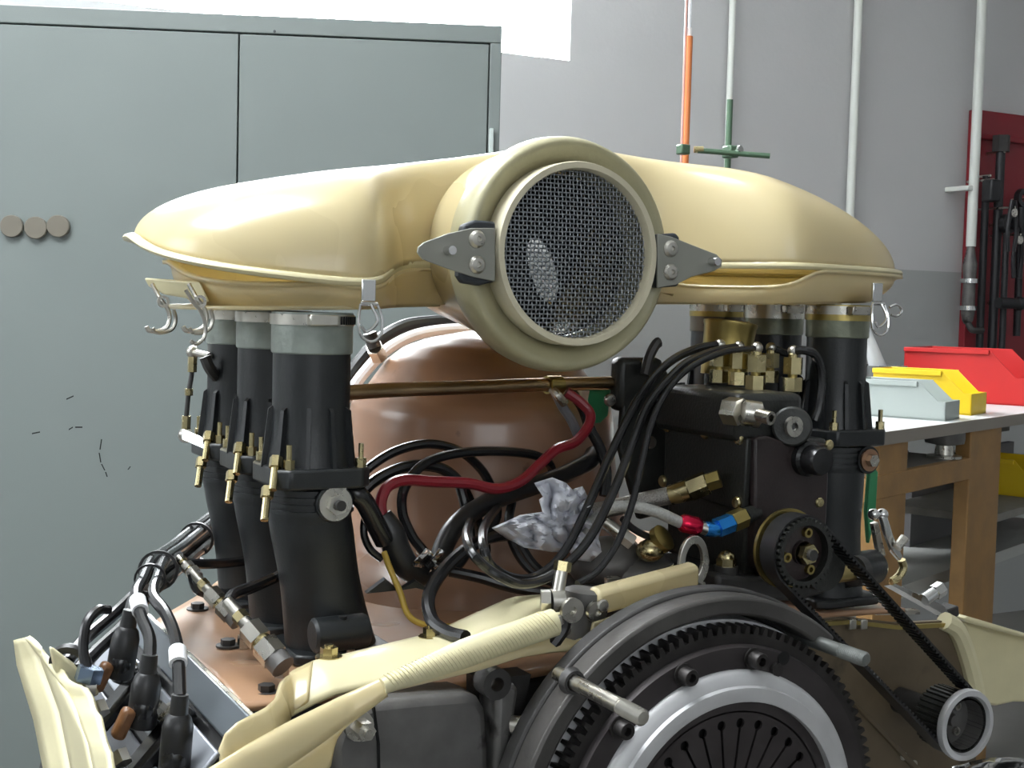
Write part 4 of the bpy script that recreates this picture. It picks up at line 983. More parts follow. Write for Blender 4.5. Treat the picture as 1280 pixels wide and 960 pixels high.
# throttle lever at right
tl = thing('throttle_lever', 'bright metal throttle lever beside the stack near the bench', 'linkage', V(1110, 720, .93))
MB().lathe([(.0155, 0), (.0165, .004), (.0165, .05), (.013, .056), (0, .056)], V(1050, 715, .93), V(1120, 704, .945)-V(1050, 715, .93), 24).build('shaft_housing', BLACK, tl)
MB().prism([V(x, y, .925) for x, y in ((1102, 646), (1109, 643), (1118, 672), (1129, 695), (1126, 702), (1116, 690), (1108, 668))], (0, .006, 0)).build('lever', CHROME, tl, bevel=.0015)
MB().prism([V(x, y, .935) for x, y in ((1092, 655), (1098, 652), (1108, 695), (1100, 698))], (0, .006, 0)).build('lever', STEEL, tl, bevel=.001)
for (x, y) in ((1103, 643), (1092, 643)): MB().ball(V(x, y, .93), .0058).build('ball_end', CHROME, tl)
MB().frustum(V(1121, 685, .92), V(1131, 672, .92), .0045, n=10).build('pin', STEEL, tl)
MB().tube([V(x, y, .93) for x, y in ((1127, 700), (1129, 710), (1122, 722), (1113, 727))], .004, 8).build('spring_end', BRASS, tl)
# right edge of the deck: bright strips and nozzle
rs = thing('cover_rail', 'bright steel edge rail of the cylinder cover near the bench', 'rail', V(1150, 765, .98))
MB().prism([V(x, y, .97) for x, y in ((1114, 731), (1120, 730), (1180, 757), (1188, 770), (1180, 768))], (0, .01, -.003)).build('rail', CHROME, rs)
MB().prism([V(x, y, .96) for x, y in ((1098, 764), (1150, 763), (1150, 768), (1096, 769))], (0, .01, 0)).build('strip', STEEL, rs)
MB().frustum(V(1155, 750, .965), V(1172, 738, .965), .0065, n=12).hexa(V(1168, 741, .965), V(1177, 735, .965), .008).build('nozzle', CHROME, rs)
MB().prism([V(x, y, .985) for x, y in ((1182, 764), (1199, 757), (1200, 770), (1188, 776))], (0, .02, 0)).build('end_block', DKAL, rs, bevel=.002)

# ------------------------------------------------------------------ hoses and lines around the pump
def cab(name, label, cat, pts, r, m=CABLE, n=10, sub=6, group=None):
    return single(MB().tube(pts, r, n, sub), name, m, label, cat, group)
def vv(l, v0, v1=None):
    v1 = v0 if v1 is None else v1; n = len(l)-1; return [V(x, y, v0+(v1-v0)*i/n) for i, (x, y) in enumerate(l)]
def fuel(label, fit, l, v0, v1, r=.0037, tail=()):
    cab('fuel_line', label, 'fuel line', [fit]+vv(l, v0, v1)+[V(*q) for q in tail], r, CABLE, group='black pump fuel lines')
fuel('black fuel line arching widest from the first brass fitting to the white paper', FIT[0], ((870, 436), (838, 452), (808, 483), (786, 520), (760, 575), (735, 632), (705, 690), (672, 720), (640, 722), (615, 708), (606, 690)), .955, .853, tail=((603, 668, .885), (610, 650, .945), (622, 634, .990)))
fuel('black fuel line arching below the widest one past the paper', FIT[1], ((890, 440), (858, 454), (830, 480), (808, 510), (790, 555), (768, 612), (740, 668), (712, 702), (680, 724), (650, 730), (628, 722)), .935, .835, tail=((610, 711, .838), (591, 692, .838), (583, 670, .875), (588, 652, .955)))
fuel('thin black fuel line hanging straight behind the bracket', FIT[2], ((905, 440), (862, 460), (833, 490), (814, 530), (802, 580), (790, 630), (772, 678), (747, 714), (722, 730)), .912, .855, .0028)
fuel('black fuel line bending down between head and stack from last fitting', FIT[4], ((1006, 438), (1020, 445), (1027, 470), (1024, 505), (1018, 526)), .905, .905, .004)
fuel('short black fuel line curling behind the middle fitting', FIT[3], ((978, 440), (991, 447), (995, 470), (992, 500)), .965, .972, .0035)
# braided hose
bh = thing('braided_hose', 'thick steel braided hose screwed into the pump side', 'hose', V(760, 640, .93))
MB().tube([V(738, 640, 1.0), V(770, 634, .975), V(800, 627, .955), V(848, 617, .93)], .0078, 14, 8).build('braid', HOSEW, bh)
a, b, c, d = V(838, 619, .934), V(862, 612, .922), V(884, 603, .912), V(900, 598, .905)
MB().frustum(a, b, .0088, .0095, 16).build('ferrule', BRASS, bh); MB().hexa(b, c, .0105, .2).build('nut', BRASS, bh); MB().hexa(c, d, .0085).build('adapter', BRASS2, bh)
bh = thing('fuel_hose', 'thin clear braided hose with red and blue fittings', 'hose', V(800, 650, .90))
MB().tube([V(728, 690, .925), V(738, 660, .92), V(754, 640, .91), V(780, 633, .897), V(815, 638, .883), V(852, 654, .88)], .0048, 12, 8).build('hose', HOSEG, bh)
a, b, c = V(850, 653, .880), V(876, 659, .876), V(886, 663, .874)
MB().lathe([(.0058, 0), (.0078, .003), (.0078, .014), (.006, .0185)], a, b-a, 10).build('red_socket', REDA, bh)
MB().frustum(b, V(884, 662, .874), .0055, n=12).build('silver_ring', STEEL, bh)
MB().tube([V(882, 661, .874), V(893, 662, .873), V(902, 658, .873)], .0062, 12).hexa(V(896, 660, .873), V(914, 653, .873), .0082).build('blue_elbow', BLUA, bh)
MB().hexa(V(914, 653, .873), V(930, 646, .873), .009).build('gold_nut', BRASS2, bh)
MB().frustum(V(930, 646, .873), V(945, 640, .878), .007, n=12).build('pump_port', PUMPM, bh)
# lower dark metal clutter: breather casting with fittings
cs_ = thing('breather_casting', 'rounded grey casting with fittings between paper and pump', 'casting', V(790, 740, .93))
MB().ball(V(792, 715, .945), .034, (1.15, 1, .62), 20, 12).build('body', GREYAL, cs_)
MB().ball(V(760, 705, .95), .03, (1.2, 1, .8), 18, 10).build('lobe', GREYAL, cs_)
MB().box(V(772, 742, .955), (.095, .06, .03)).build('foot', DKAL, cs_, bevel=.008)
MB().ball(V(813, 688, .915), .011, (1.2, 1, .9)).build('dome_nut', BRASS, cs_)
MB().lathe([(.012, 0), (.012, .006), (.008, .008)], V(824, 676, .915), (.3, -.6, .5), 16).build('collar', BRASS2, cs_)
MB().hexa(V(772, 665, .91), V(790, 678, .905), .007).frustum(V(755, 652, .915), V(772, 665, .91), .0055, n=12).build('fitting', STEEL, cs_)
MB().hexa(V(766, 732, .90), V(766, 722, .90), .007).build('nut', STEEL, cs_)
MB().hexa(V(836, 708, .915), V(842, 721, .912), .005).build('bolt', BRASS, cs_)
cab('thin_tube', 'thin dark tube running to the brass dome nut', 'tube', vv(((778, 648), (790, 660), (806, 669), (818, 673)), .92), .003, DARKT)
# lifting eye
le = thing('lifting_eye', 'flat steel lifting eye standing beside the cream bracket bar', 'lifting eye', V(872, 740, .86))
n_ = 28; vs = []; c = V(868, 703, .867)
for y in (0, .004):
    for i in range(n_): a = 2*PI*i/n_; vs.append(c+Vector((.0145*math.cos(a)*(1 if math.sin(a) > 0 else 1.05), y, .022*math.sin(a))))
    for i in range(n_): a = 2*PI*i/n_; vs.append(c+Vector((.0085*math.cos(a), y, .014*math.sin(a)+.001)))
fs = []; m = n_
for i in range(m):
    j = (i+1) % m; fs += [(i, j, m+j, m+i), (2*m+i, 3*m+i, 3*m+j, 2*m+j), (i, 2*m+i, 2*m+j, j), (m+i, m+j, 3*m+j, 3*m+i)]
MB().add(vs, fs).build('eye', STEEL, le, bevel=.0006)
MB().prism([V(x, y, .867) for x, y in ((858, 730), (882, 728), (882, 750), (858, 752))], (0, .004, 0)).build('tang', STEEL, le)
# ------------------------------------------------------------------ cream front tin, bracket bar, ribbed strip
ft = thing('front_tin', 'cream fibreglass front tin curving over the cylinder bank', 'engine tin', V(420, 900, .83))
def surf(A_, B_, n=24, m=6, bow=0.):
    """ruled surface between two polylines of world points"""
    def samp(P, t):
        x = t*(len(P)-1); k = min(int(x), len(P)-2); f_ = x-k; return P[k].lerp(P[k+1], f_)
    def fn(i, j):
        p = samp(A_, i).lerp(samp(B_, i), j); p.z += bow*math.sin(PI*j); return p
    return MB().grid(fn, n, m)
back = [V(x, y, v) for x, y, v in ((352, 858, .850), (372, 842, .853), (392, 828, .855), (450, 815, .865), (540, 793, .875), (640, 748, .885), (720, 742, .885))]
midl = [V(x, y, v) for x, y, v in ((362, 896, .822), (392, 880, .822), (420, 868, .822), (470, 858, .822), (545, 838, .820), (640, 800, .818), (720, 775, .82))]
surf(back, midl, 40, 10, .004).build('top_skin', CREAM2, ft, ang=70, solid=.003)
# stepped flange left of the skin
fl_b = [V(x, y, v) for x, y, v in ((275, 940, .762), (280, 918, .765), (296, 903, .768), (330, 886, .78), (345, 872, .80), (352, 852, .825), (362, 842, .85), (392, 828, .855))]
fl_f = [V(x, y, v) for x, y, v in ((276, 962, .757), (290, 958, .76), (310, 945, .763), (345, 928, .772), (356, 912, .79), (362, 896, .822), (368, 890, .822), (385, 875, .822))]
surf(fl_b, fl_f, 40, 6, .003).build('step_flange', CREAM, ft, ang=60, solid=.003)
band_t = [V(x, y, v) for x, y, v in ((240, 975, .752), (300, 938, .757), (360, 905, .775), (420, 876, .80), (482, 850, .80))]
band_b = [V(x, y, v) for x, y, v in ((300, 1000, .745), (340, 972, .752), (400, 930, .772), (440, 900, .79), (484, 868, .79))]
surf(band_t, band_b, 30, 8, .006).build('folded_band', CREAM, ft, ang=70, solid=.003)
face = [V(x, y, .80) for x, y in ((410, 990), (415, 930), (425, 900), (450, 880), (484, 868), (470, 872), (400, 925), (300, 995))]
surf([V(x, y, .793) for x, y in ((300, 995), (400, 928), (440, 900), (484, 868))], [V(x, y, .796) for x, y in ((360, 1000), (412, 960), (418, 915), (470, 876))], 20, 5).build('front_face', CREAM, ft, ang=70, solid=.003)
mid_f = [V(x, y, v) for x, y, v in ((482, 866, .79), (540, 852, .79), (600, 838, .79), (650, 822, .795), (690, 815, .80), (730, 812, .80), (770, 795, .80), (800, 778, .80))]
mid_t = [V(x, y, v) for x, y, v in ((482, 850, .80), (540, 828, .80), (600, 802, .80), (650, 785, .81), (690, 790, .815), (712, 806, .815), (745, 780, .815), (790, 765, .82))]
surf(mid_t, mid_f, 40, 6, .003).build('front_lip', CREAM, ft, ang=70, solid=.003)
for (x, y, v) in ((411, 823, .86), (539, 798, .866), (1, 1, 0)):
    if v: b_ = MB(); bolt(b_, V(x, y, v), (0, 0, 1), .0062, .008); b_.build('bolt', BRASS, ft)
# ribbed strip
rsx = thing('ribbed_strip', 'cream ribbed edging strip along the front tin', 'trim strip', V(590, 820, .80))
e0, e1 = V(478, 858, .792), V(692, 778, .80)
MB().tube([e0, e0.lerp(e1, .25)+Vector((0, 0, .001)), e0.lerp(e1, .5)+Vector((0, 0, .0015)), e0.lerp(e1, .75)+Vector((0, 0, .001)), e1], .0092, 14, 6, True, lambda t: .0055+.0045*min(1, t*2.2)).build('strip', CREAM2, rsx, ang=60)
for k in range(46):
    t_ = .04+.95*k/46; c_ = e0.lerp(e1, t_)+Vector((0, 0, .0012)); d_ = (e1-e0).normalized(); rr = .0055+.0045*min(1, t_*2.2)
    MB().lathe([(rr-.0008, -.0007), (rr+.0006, 0), (rr-.0008, .0007)], c_, d_+Vector((.0, .0, .5)), 14, True).build('rib', CREAM2, rsx)
# cream bracket bar
cb_ = thing('bracket_bar', 'cream folded channel bar above the bell housing', 'bracket', V(810, 770, .82))
a0, a1 = V(749, 771, .80), V(874, 735, .843)
d_ = a1-a0; up_ = Vector((0, 0, 1)); s_ = Vector((0, 1, 0))
MB().prism([a0, a0+up_*.017, a0+up_*.019+s_*.006, a0+up_*.019+s_*.016, a0+s_*.016], d_).build('channel', CREAM, cb_, bevel=.003)
MB().prism([V(x, y, .798) for x, y in ((742, 778), (790, 764), (776, 784), (742, 812), (724, 818), (738, 800))], (0, .003, 0)).build('gusset', CREAM, cb_, bevel=.001)
screw(cb_, a1+Vector((-.008, -.0, .014)), YM, .003)
screw(cb_, a0+Vector((.002, -.0005, .008)), YM, .005)
# pivot post with banjo fittings
pv = thing('oil_union', 'grey cast pivot post with two banjo bolts between the cream bars', 'fitting', V(725, 800, .815))
b0_, b1_ = V(724, 806, .82), V(732, 736, .82)
MB().lathe([(.013, 0), (.014, .01), (.0145, .03), (.0165, .034), (.0165, .040), (.012, .042), (0, .042)], b0_, b1_-b0_, 24).build('post', GREYAL, pv)
MB().lathe([(.009, 0), (.009, .004), (.003, .004), (.003, .001), (0, .001)], V(713, 762, .803), YM, 20).build('socket_bolt', STEEL, pv)
MB().lathe([(.008, 0), (.008, .004), (.003, .004), (.003, .001), (0, .001)], V(744, 764, .803), YM, 20).build('socket_bolt', STEEL, pv)
MB().hexa(V(676, 751, .815), V(688, 751, .812), .0085).build('hex_bolt', STEEL, pv)
MB().frustum(V(688, 751, .812), V(704, 750, .81), .0085, n=18).frustum(V(696, 746, .811), V(702, 712, .815), .0048, n=12).build('banjo', STEEL, pv)
MB().hexa(V(702, 714, .815), V(704, 702, .816), .0065).build('banjo_nut', BRASS, pv)
MB().tube([V(x, y, .805) for x, y in ((706, 770), (704, 785), (696, 798), (690, 806))], .005, 8).build('earth_strap', RUBBER, pv)
screw(pv, V(700, 775, .803), YM, .004); screw(pv, V(708, 788, .803), YM, .0035)

# ------------------------------------------------------------------ left: cylinder head, cover plates, plug boots, cables
hd = thing('cylinder_head', 'black cam cover with grey plates below the brown deck edge', 'engine part', E_(.20, .95, -.42))
MB().prism([E_(.242, .775, -.266), E_(.248, .775, -.40), E_(.16, .775, -.40), E_(.175, .775, -.33), E_(.225, .775, -.278)], (0, .34, 0)).build('cover', BLACKG, hd, bevel=.004)
def slope(y0, y1, t0, t1, off, m, nm, bev=.0015):
    a = Vector((.225, 0, CZ-.275)); b = Vector((.175, 0, CZ-.33)); n_ = Vector((-(a.z-b.z), 0, (a.x-b.x))).normalized()
    P = [a.lerp(b, t)+Vector((0, y, 0))+n_*.0005 for t, y in ((t0, y0), (t1, y0), (t1, y1), (t0, y1))]
    return MB().prism(P, n_*off).build(nm, m, hd, bevel=bev)
for (y0, y1) in ((.78, .845), (.87, .955), (.98, 1.08)):
    slope(y0, y1, .08, .45, .004, GREYPL, 'cover_plate'); slope(y0, y1, .55, 1.1, .0035, mat('dark_grey_plate', (.10, .105, .12), .4, .3, .1, 20), 'lower_plate')
slope(.776, 1.1, -.30, -.02, .003, mat('blue_grey_rail', (.14, .16, .18), .3, .6), 'gasket_rail')
for y in (.857, .967):
    k = slope(y-.012, y+.012, .0, .75, .012, BLACKG, 'clamp_bar', .004)
    a = Vector((.214, y, CZ-.281)); n_ = Vector((-.055, 0, .05)).normalized(); b_ = MB(); bolt(b_, a+n_*.012, n_, .0045, .008); b_.build('nut', STEEL, k)
def boot(label, top, mid, low, v, conn=True):
    t = thing('plug_boot', label, 'spark plug boot', V(*low, v))
    a, b, c = V(*top, v), V(*mid, v), V(*low, v)
    d_ = (c-a).normalized()
    MB().frustum(a-d_*.002, a+d_*.014, .0052, .006, 14).build('sleeve', RUBBER, t)
    MB().lathe([(.006, .010), (.0078, .012), (.0096, .018), (.0098, .044), (.0085, .046)], a, d_, 18).build('boot', RUBBER, t)
    MB().tube([a+d_*.040, b.lerp(c, .5), c, c+Vector((.012, .03, -.012))], .0085, 12).build('elbow', BLACKG, t)
    if conn:
        k = MB().box(c+Vector((-.013, -.004, -.002)), (.009, .011, .021), Matrix.Rotation(math.radians(25), 3, 'Y')).build('side_connector', ORCON, t, bevel=.003)
        MB().hexa(c+Vector((-.016, -.006, -.020)), c+Vector((-.014, -.012, -.026)), .006).build('terminal_nut', STEEL, k)
    return a
T1 = boot('black plug boot with brown side connector, beside the cable bracket', (163, 766), (158, 800), (150, 838), .93)
T2 = boot('black plug boot with orange-brown connector, between two others', (187, 822), (185, 855), (178, 895), .86)
T3 = boot('black plug boot without connector, closest to the cream front tin', (225, 872), (222, 905), (218, 960), .80, False)
def ht(label, l, v, r=.0042): cab('ignition_cable', label, 'cable', [V(x, y, q) for (x, y), q in zip(l, v)], r, CABLE, group='black ignition cables')
BC = [V(*q) for q in ((303, 630, 1.275), (270, 655, 1.238), (246, 674, 1.178), (222, 694, 1.125), (198, 713, 1.035))]     # middle of the bundle
def strand(deg, r_):
    out = []
    for i, p in enumerate(BC):
        t_ = (BC[min(i+1, 4)]-BC[max(i-1, 0)]).normalized(); s_ = t_.cross(Vector((0, 0, 1))).normalized(); n_ = s_.cross(t_)
        out.append(p + n_*(r_*math.sin(math.radians(deg))) + s_*(r_*math.cos(math.radians(deg))))
    return out
HA = strand(60, .0097)+[V(*q) for q in ((178, 725, .965), (170, 744, .925), (177, 772, .895), (187, 797, .875), (187, 826, .86))]
HB = strand(120, .0097)+[V(*q) for q in ((197, 722, .965), (192, 745, .918), (208, 768, .88), (221, 805, .845), (225, 874, .80))]
HC = strand(0, 0)+[V(*q) for q in ((172, 742, .965), (164, 757, .945), (163, 772, .93))]
HD = strand(-60, .0097)+[V(*q) for q in ((170, 742, 1.015), (140, 770, .99), (105, 800, .955), (84, 828, .925))]
HE = strand(-120, .0097)+[V(*q) for q in ((182, 748, .992), (153, 783, .962), (120, 814, .936), (97, 838, .914))]
def htp(label, P, r=.0042): cab('ignition_cable', label, 'cable', P, r, CABLE, group='black ignition cables')
htp('black ignition cable with white sleeve running into the boot with orange connector', HA)
htp('black ignition cable with white sleeve running into the boot near the tin', HB)
htp('black ignition cable running into the boot beside the cable bracket', HC)
htp('thick black cable reaching the grommet on the left panel', HD, .0047)
htp('thick black cable lying beside the one to the grommet', HE, .0047)
for (a_, b_, t0, t1, lab) in ((HA[6], HA[7], .25, .75, 'white marker sleeve on the cable above the middle boot'), (HB[8], HB[9], .12, .38, 'white marker sleeve on the cable nearest the tin')):
    single(MB().lathe([(.0045, 0), (.0058, .0005), (.0058, .95), (.0045, 1)] if False else [(.0058, 0), (.0058, (b_-a_).length*(t1-t0))], a_.lerp(b_, t0)+Vector((0, -.0008, .0006)), b_-a_, 14), 'cable_marker', mat('white_sleeve', (.8, .8, .82), .4), lab, 'marker')
for (a_, b_, r_, lab) in ((BC[2], BC[3], .0158, 'highest black cable tie on the ignition cables, beside the rear stack'), (BC[4], BC[4]+(BC[4]-BC[3]), .0158, 'black cable tie in the middle of the cable bundle'), (HA[5].lerp(HB[5], .5), HA[6].lerp(HB[6], .5), .0115, 'black cable tie where the ignition cables fan out')):
    single(MB().lathe([(r_*.86, -.0015), (r_, -.0015), (r_, .0015), (r_*.86, .0015)], a_, b_-a_, 20, True), 'cable_tie', RUBBER, lab, 'cable tie', 'cable ties on the ignition cables')
# loop cable with blue terminal
cab('loop_cable', 'thin black cable loop with a bright terminal beside the left panel', 'cable', vv(((112, 846), (104, 815), (108, 780), (122, 763), (135, 762)), .893, .93), .0035)
t = thing('cable_terminal', 'bright blue-grey cable terminal under the loop cable', 'terminal', V(112, 850, .893))
MB().hexa(V(109, 852, .893), V(114, 834, .893), .009).build('nut', mat('blue_steel', (.25, .33, .45), .2, .9), t); MB().frustum(V(105, 858, .893), V(118, 858, .893), .007, n=14).build('ring', STEEL, t)
# left cream panel
lp = thing('side_panel', 'cream fibreglass panel with folded edge below the cabinet magnets', 'panel', V(90, 960, .95))
A1 = [V(*q) for q in ((20, 800, 1.0), (24, 832, .99), (45, 900, .955), (62, 985, .91))]
B1 = [V(*q) for q in ((34, 796, .98), (52, 820, .965), (78, 890, .91), (98, 990, .86))]
C1_ = [V(*q) for q in ((60, 830, .935), (90, 872, .88), (113, 930, .80), (126, 990, .76))]
D1_ = [V(*q) for q in ((80, 838, .91), (116, 866, .84), (135, 925, .765), (148, 990, .72))]
surf(A1, B1, 16, 4).build('outer_edge', CREAM2, lp, ang=60, solid=.004)
surf(B1, C1_, 16, 6, .003).build('face', CREAM2, lp, ang=60, solid=.004)
def scal(i, j):
    p = C1_[0].lerp(C1_[1], min(1, i*3)) if i < 1/3 else (C1_[1].lerp(C1_[2], (i-1/3)*3) if i < 2/3 else C1_[2].lerp(C1_[3], (i-2/3)*3))
    q = D1_[0].lerp(D1_[1], min(1, i*3)) if i < 1/3 else (D1_[1].lerp(D1_[2], (i-1/3)*3) if i < 2/3 else D1_[2].lerp(D1_[3], (i-2/3)*3))
    r = p.lerp(q, j); r.z -= .004*j*abs(math.sin(i*PI*4.0)); return r
MB().grid(scal, 40, 6).build('scalloped_edge', CREAM2, lp, ang=60, solid=.003)
br = thing('grommet_bracket', 'small cream bracket with black grommet on the left panel', 'bracket', V(105, 860, .95))
MB().prism([V(x, y, .912) for x, y in ((60, 806), (92, 830), (118, 858), (122, 868), (94, 876), (88, 872), (66, 836))], (.004, .012, -.004)).build('plate', CREAM2, br, bevel=.002)
MB().lathe([(.009, -.003), (.014, -.003), (.015, 0), (.014, .003), (.009, .003)], V(88, 829, .924), V(98, 814, .938)-V(88, 829, .924), 20, True).build('grommet', RUBBER, br)
screw(br, V(108, 866, .911), (-.2, -.7, .6), .0045, STEEL)

# ------------------------------------------------------------------ injector lines and nozzles on the deck
def nozzle(label, pts, v, sc):
    P = [V(x, y, q) for (x, y), q in zip(pts, v)]; t = thing('injector_nozzle', label, 'injector', P[-1], 'injector nozzles on the cabinet side')
    d_ = (P[-1]-P[0]); L_ = d_.length; d_.normalize()
    def seg(a, b, r, hx, m, nm):
        (MB().hexa if hx else lambda p, q, r: MB().frustum(p, q, r, n=16))(P[0]+d_*L_*a, P[0]+d_*L_*b, r*sc).build(nm, m, t)
    seg(0, .22, .0045, False, STEEL, 'spigot'); seg(.2, .30, .0058, True, BRASS, 'small_nut'); seg(.30, .40, .005, False, STEEL, 'neck')
    seg(.40, .60, .0088, True, STEEL, 'body_nut'); seg(.60, .66, .007, False, BRASS, 'collar'); seg(.66, .86, .0098, True, STEEL, 'lower_nut'); seg(.86, 1, .0085, False, GREYAL, 'seat')
nozzle('large steel injector nozzle with stacked nuts beside the front stack', ((284, 752), (354, 834)), (.925, .875), 1.05)
nozzle('smaller steel injector nozzle leaning beside the middle stack', ((240, 715), (298, 778)), (.998, .958), .8)
nozzle('rear steel injector nozzle half hidden by the ignition cables', ((223, 696), (247, 722)), (1.04, 1.02), .6)
fl2 = 'black injection lines behind the cabinet side stacks'
cab('injection_line', 'black injection line bowing from the rear nozzle to the stacks', 'fuel line', [V(223, 695, 1.04), V(232, 703, 1.048), V(252, 705, 1.06), V(280, 704, 1.082), V(305, 701, 1.0935), V(340, 695, 1.0935)], .0042)
cab('injection_line', 'black injection line bowing from the middle nozzle to the stacks', 'fuel line', [V(241, 716, .998), V(250, 738, .996), V(290, 742, 1.0), V(330, 728, 1.0), V(362, 712, 1.0), V(385, 700, 1.0)], .0045)
cab('injection_line', 'short black injection line rising from the large nozzle behind the front stack', 'fuel line', [V(285, 752, .925), V(292, 742, .94), V(310, 735, .96), V(340, 722, .985)], .004)

# ------------------------------------------------------------------ wiring loom
G = 'loose cables in front of the fan shroud'
cab('red_cable', 'red cable looping in front of the brown shroud', 'cable', vv(((478, 648), (476, 628), (484, 609), (505, 600), (540, 602), (585, 604), (620, 611), (650, 602), (675, 580), (695, 562), (718, 553), (734, 535), (738, 518), (726, 503), (708, 490)), .95, 1.025), .0047, RED)
single(MB().tube([V(478, 644, .948), V(490, 665, .945), V(497, 690, .945), V(515, 714, .945), V(545, 721, .952)], .010, 12, 6, True, lambda t: .0075+.0035*math.sin(t*PI)), 'taped_loom', RUBBER, 'thick black taped loom bending down under the red cable', 'loom')
cab('thick_loom', 'thick glossy black loom rising from the deck to the pump side', 'loom', vv(((548, 712), (552, 690), (566, 662), (590, 640), (625, 622), (665, 608), (700, 596), (735, 578), (742, 568)), .945, 1.06), .0085, RUBBER, 12)
cab('black_cable', 'black cable arching highest over the brown shroud', 'cable', vv(((440, 612), (455, 590), (490, 566), (530, 555), (565, 560), (590, 575), (610, 600), (622, 640), (610, 668)), 1.04, 1.042), .0042)
cab('black_cable', 'black cable with flat top arching beside the highest loop', 'cable', vv(((530, 690), (515, 670), (503, 640), (506, 610), (530, 580), (570, 567), (620, 564), (665, 568), (685, 578), (691, 590)), .960, 1.05), .0042)
cab('black_cable', 'black cable in a low arch behind the red cable', 'cable', vv(((442, 628), (470, 600), (510, 583), (550, 585), (575, 605), (592, 640), (606, 680), (605, 700)), 1.018, 1.022), .005)
cab('black_cable', 'black cable hugging the stack then hanging to the yellow wire', 'cable', vv(((459, 640), (455, 656), (456, 672), (464, 688), (477, 699)), .950, .945), .003)
cab('vacuum_hose', 'glossy black hose in a big loop resting on the ribbed strip', 'hose', vv(((665, 668), (620, 670), (585, 685), (555, 712), (536, 745), (540, 775), (560, 791), (582, 797)), .968, .830), .0052)
cab('black_cable', 'black cable sagging behind the fuel line loops under the white tissue', 'cable', vv(((640, 628), (636, 650), (640, 676), (654, 702), (674, 720), (692, 728)), 1.035, .985), .0042)
cab('black_cable', 'black cable lying flat on the deck towards the oil union', 'cable', vv(((562, 714), (600, 722), (640, 734), (690, 742)), .962, .93), .0045)
cab('black_cable', 'black cable hanging from the bronze tube behind the red cable', 'cable', vv(((712, 487), (728, 510), (737, 535), (750, 560), (758, 590), (755, 620)), 1.055, 1.03), .005)
cab('grey_cable', 'grey cable hanging beside the bronze tube clip', 'cable', vv(((694, 490), (703, 508), (714, 525), (724, 548)), 1.035, 1.03), .0045, mat('grey_rubber', (.16, .16, .17), .35))
cab('yellow_wire', 'thin yellow wire running from the taped loom across the deck', 'wire', vv(((480, 690), (488, 712), (500, 740), (510, 768), (528, 780), (560, 783), (600, 782), (635, 779)), .935, .88), .0024, YELW)
cab('black_cable', 'black cable ducking under the thick loom beside the paper', 'cable', vv(((574, 603), (583, 640), (588, 676), (576, 702), (562, 712)), 1.008, .988), .0045)
cab('black_cable', 'black cable hanging under the paper towards the pivot post', 'cable', vv(((650, 680), (667, 705), (690, 725), (703, 740)), .955, .925), .0035)
# brake-pipe like line from stack nut
cn = thing('stack_hose', 'glossy black hose curving from the front stack nut to the loom', 'hose', V(440, 610, .95))
MB().tube([V(438, 614, .932), V(447, 618, .928), V(457, 630, .93), V(468, 652, .935), V(480, 676, .94)], .0078, 12).build('hose', BLACKG, cn)
MB().hexa(V(437, 613, .934), V(446, 618, .930), .0085).build('end_nut', BLUA if False else DKAL, cn)
fo = MB()
def fofn(i, j): return V(520+30*i+6*math.sin(9*j), 690+24*j+5*math.sin(11*i+4*j), .934+.012*math.sin(8*i+6*j))
fo.grid(fofn, 9, 8)
single(fo, 'foil_wrap', CHROME, 'crumpled silver foil wrap on the wire loom', 'foil', solid=.0008, ang=15)
single(MB().prism([V(x, y, .925) for x, y in ((458, 742), (482, 724), (498, 738), (478, 740))], (0, .004, .001)), 'tape_flap', RUBBER, 'small black tape flap sticking out over the deck', 'tape')
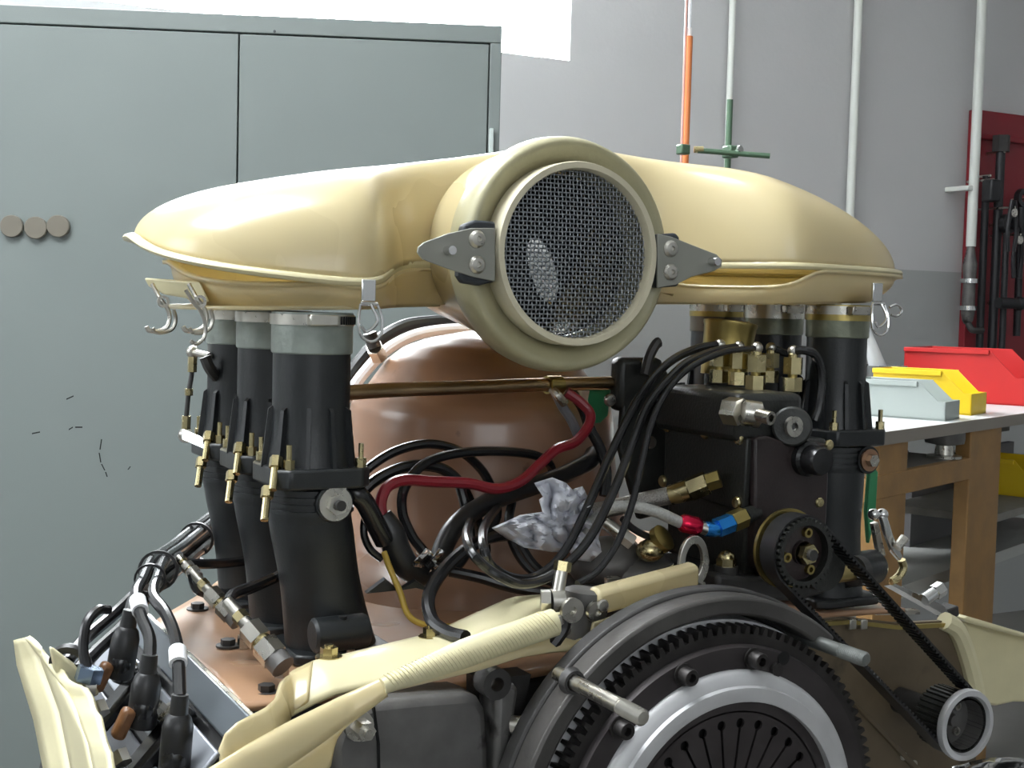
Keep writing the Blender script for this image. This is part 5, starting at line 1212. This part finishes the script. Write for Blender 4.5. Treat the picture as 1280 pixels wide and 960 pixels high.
single(MB().prism([V(x, y, .92) for x, y in ((500, 738), (520, 726), (540, 740), (520, 735))], (0, .004, .001)), 'tape_flap', RUBBER, 'black tape end under the taped loom', 'tape')
# tissue
from mathutils import noise
ts = MB()
outl = [(615, 660), (650, 644), (678, 640), (674, 625), (684, 616), (668, 604), (690, 597), (708, 604), (715, 612), (728, 608), (734, 620), (738, 632), (745, 650), (752, 660), (748, 672), (752, 690), (738, 702), (722, 700), (712, 690), (690, 690), (655, 684), (632, 672)]
cx_, cy_ = 700, 655; rings = 14; ol2 = []
for i in range(len(outl)):
    a, b = outl[i], outl[(i+1) % len(outl)]; ol2 += [(a[0]+(b[0]-a[0])*q/4, a[1]+(b[1]-a[1])*q/4) for q in range(4)]
def tp(x, y):
    n1 = noise.noise(Vector((x*.028, y*.028, 1.3))); n2 = abs(noise.noise(Vector((x*.045, y*.045, 7.1)))); n4 = abs(noise.noise(Vector((x*.11, y*.11, 4.4))))
    return V(x, y, .945+.040*n1-.050*n2-.016*n4)
m = len(ol2); vs = []
for k in range(1, rings+1):
    for x, y in ol2: vs.append(tp(cx_+(x-cx_)*k/rings, cy_+(y-cy_)*k/rings))
vs.append(tp(cx_, cy_)); fs = []
for k in range(rings-1):
    for i in range(m): fs.append((k*m+i, k*m+(i+1) % m, (k+1)*m+(i+1) % m, (k+1)*m+i))
for i in range(m): fs.append((len(vs)-1, i, (i+1) % m))
ts.add(vs, fs)
single(ts, 'crumpled_tissue', PAPER, 'crumpled white tissue stuffed among the hoses', 'tissue', solid=.0006, ang=50)

# ------------------------------------------------------------------ trolley that carries the engine (below the frame)
tr = thing('engine_trolley', 'steel engine trolley under the crankcase', 'trolley', (.58, 1.0, 0))
MB().box((.58, 1.02, CZ-.62), (.50, .50, .04)).build('platform', DKAL, tr)
for sx in (-1, 1):
    for sy in (-1, 1):
        MB().box((.58+sx*.22, 1.02+sy*.22, (CZ-.64)/2+.0), (.04, .04, CZ-.64)).build('leg', DKAL, tr)
MB().box((.58, 1.05, CZ-.5925), (.2, .2, .015)).build('cradle', DKAL, tr)
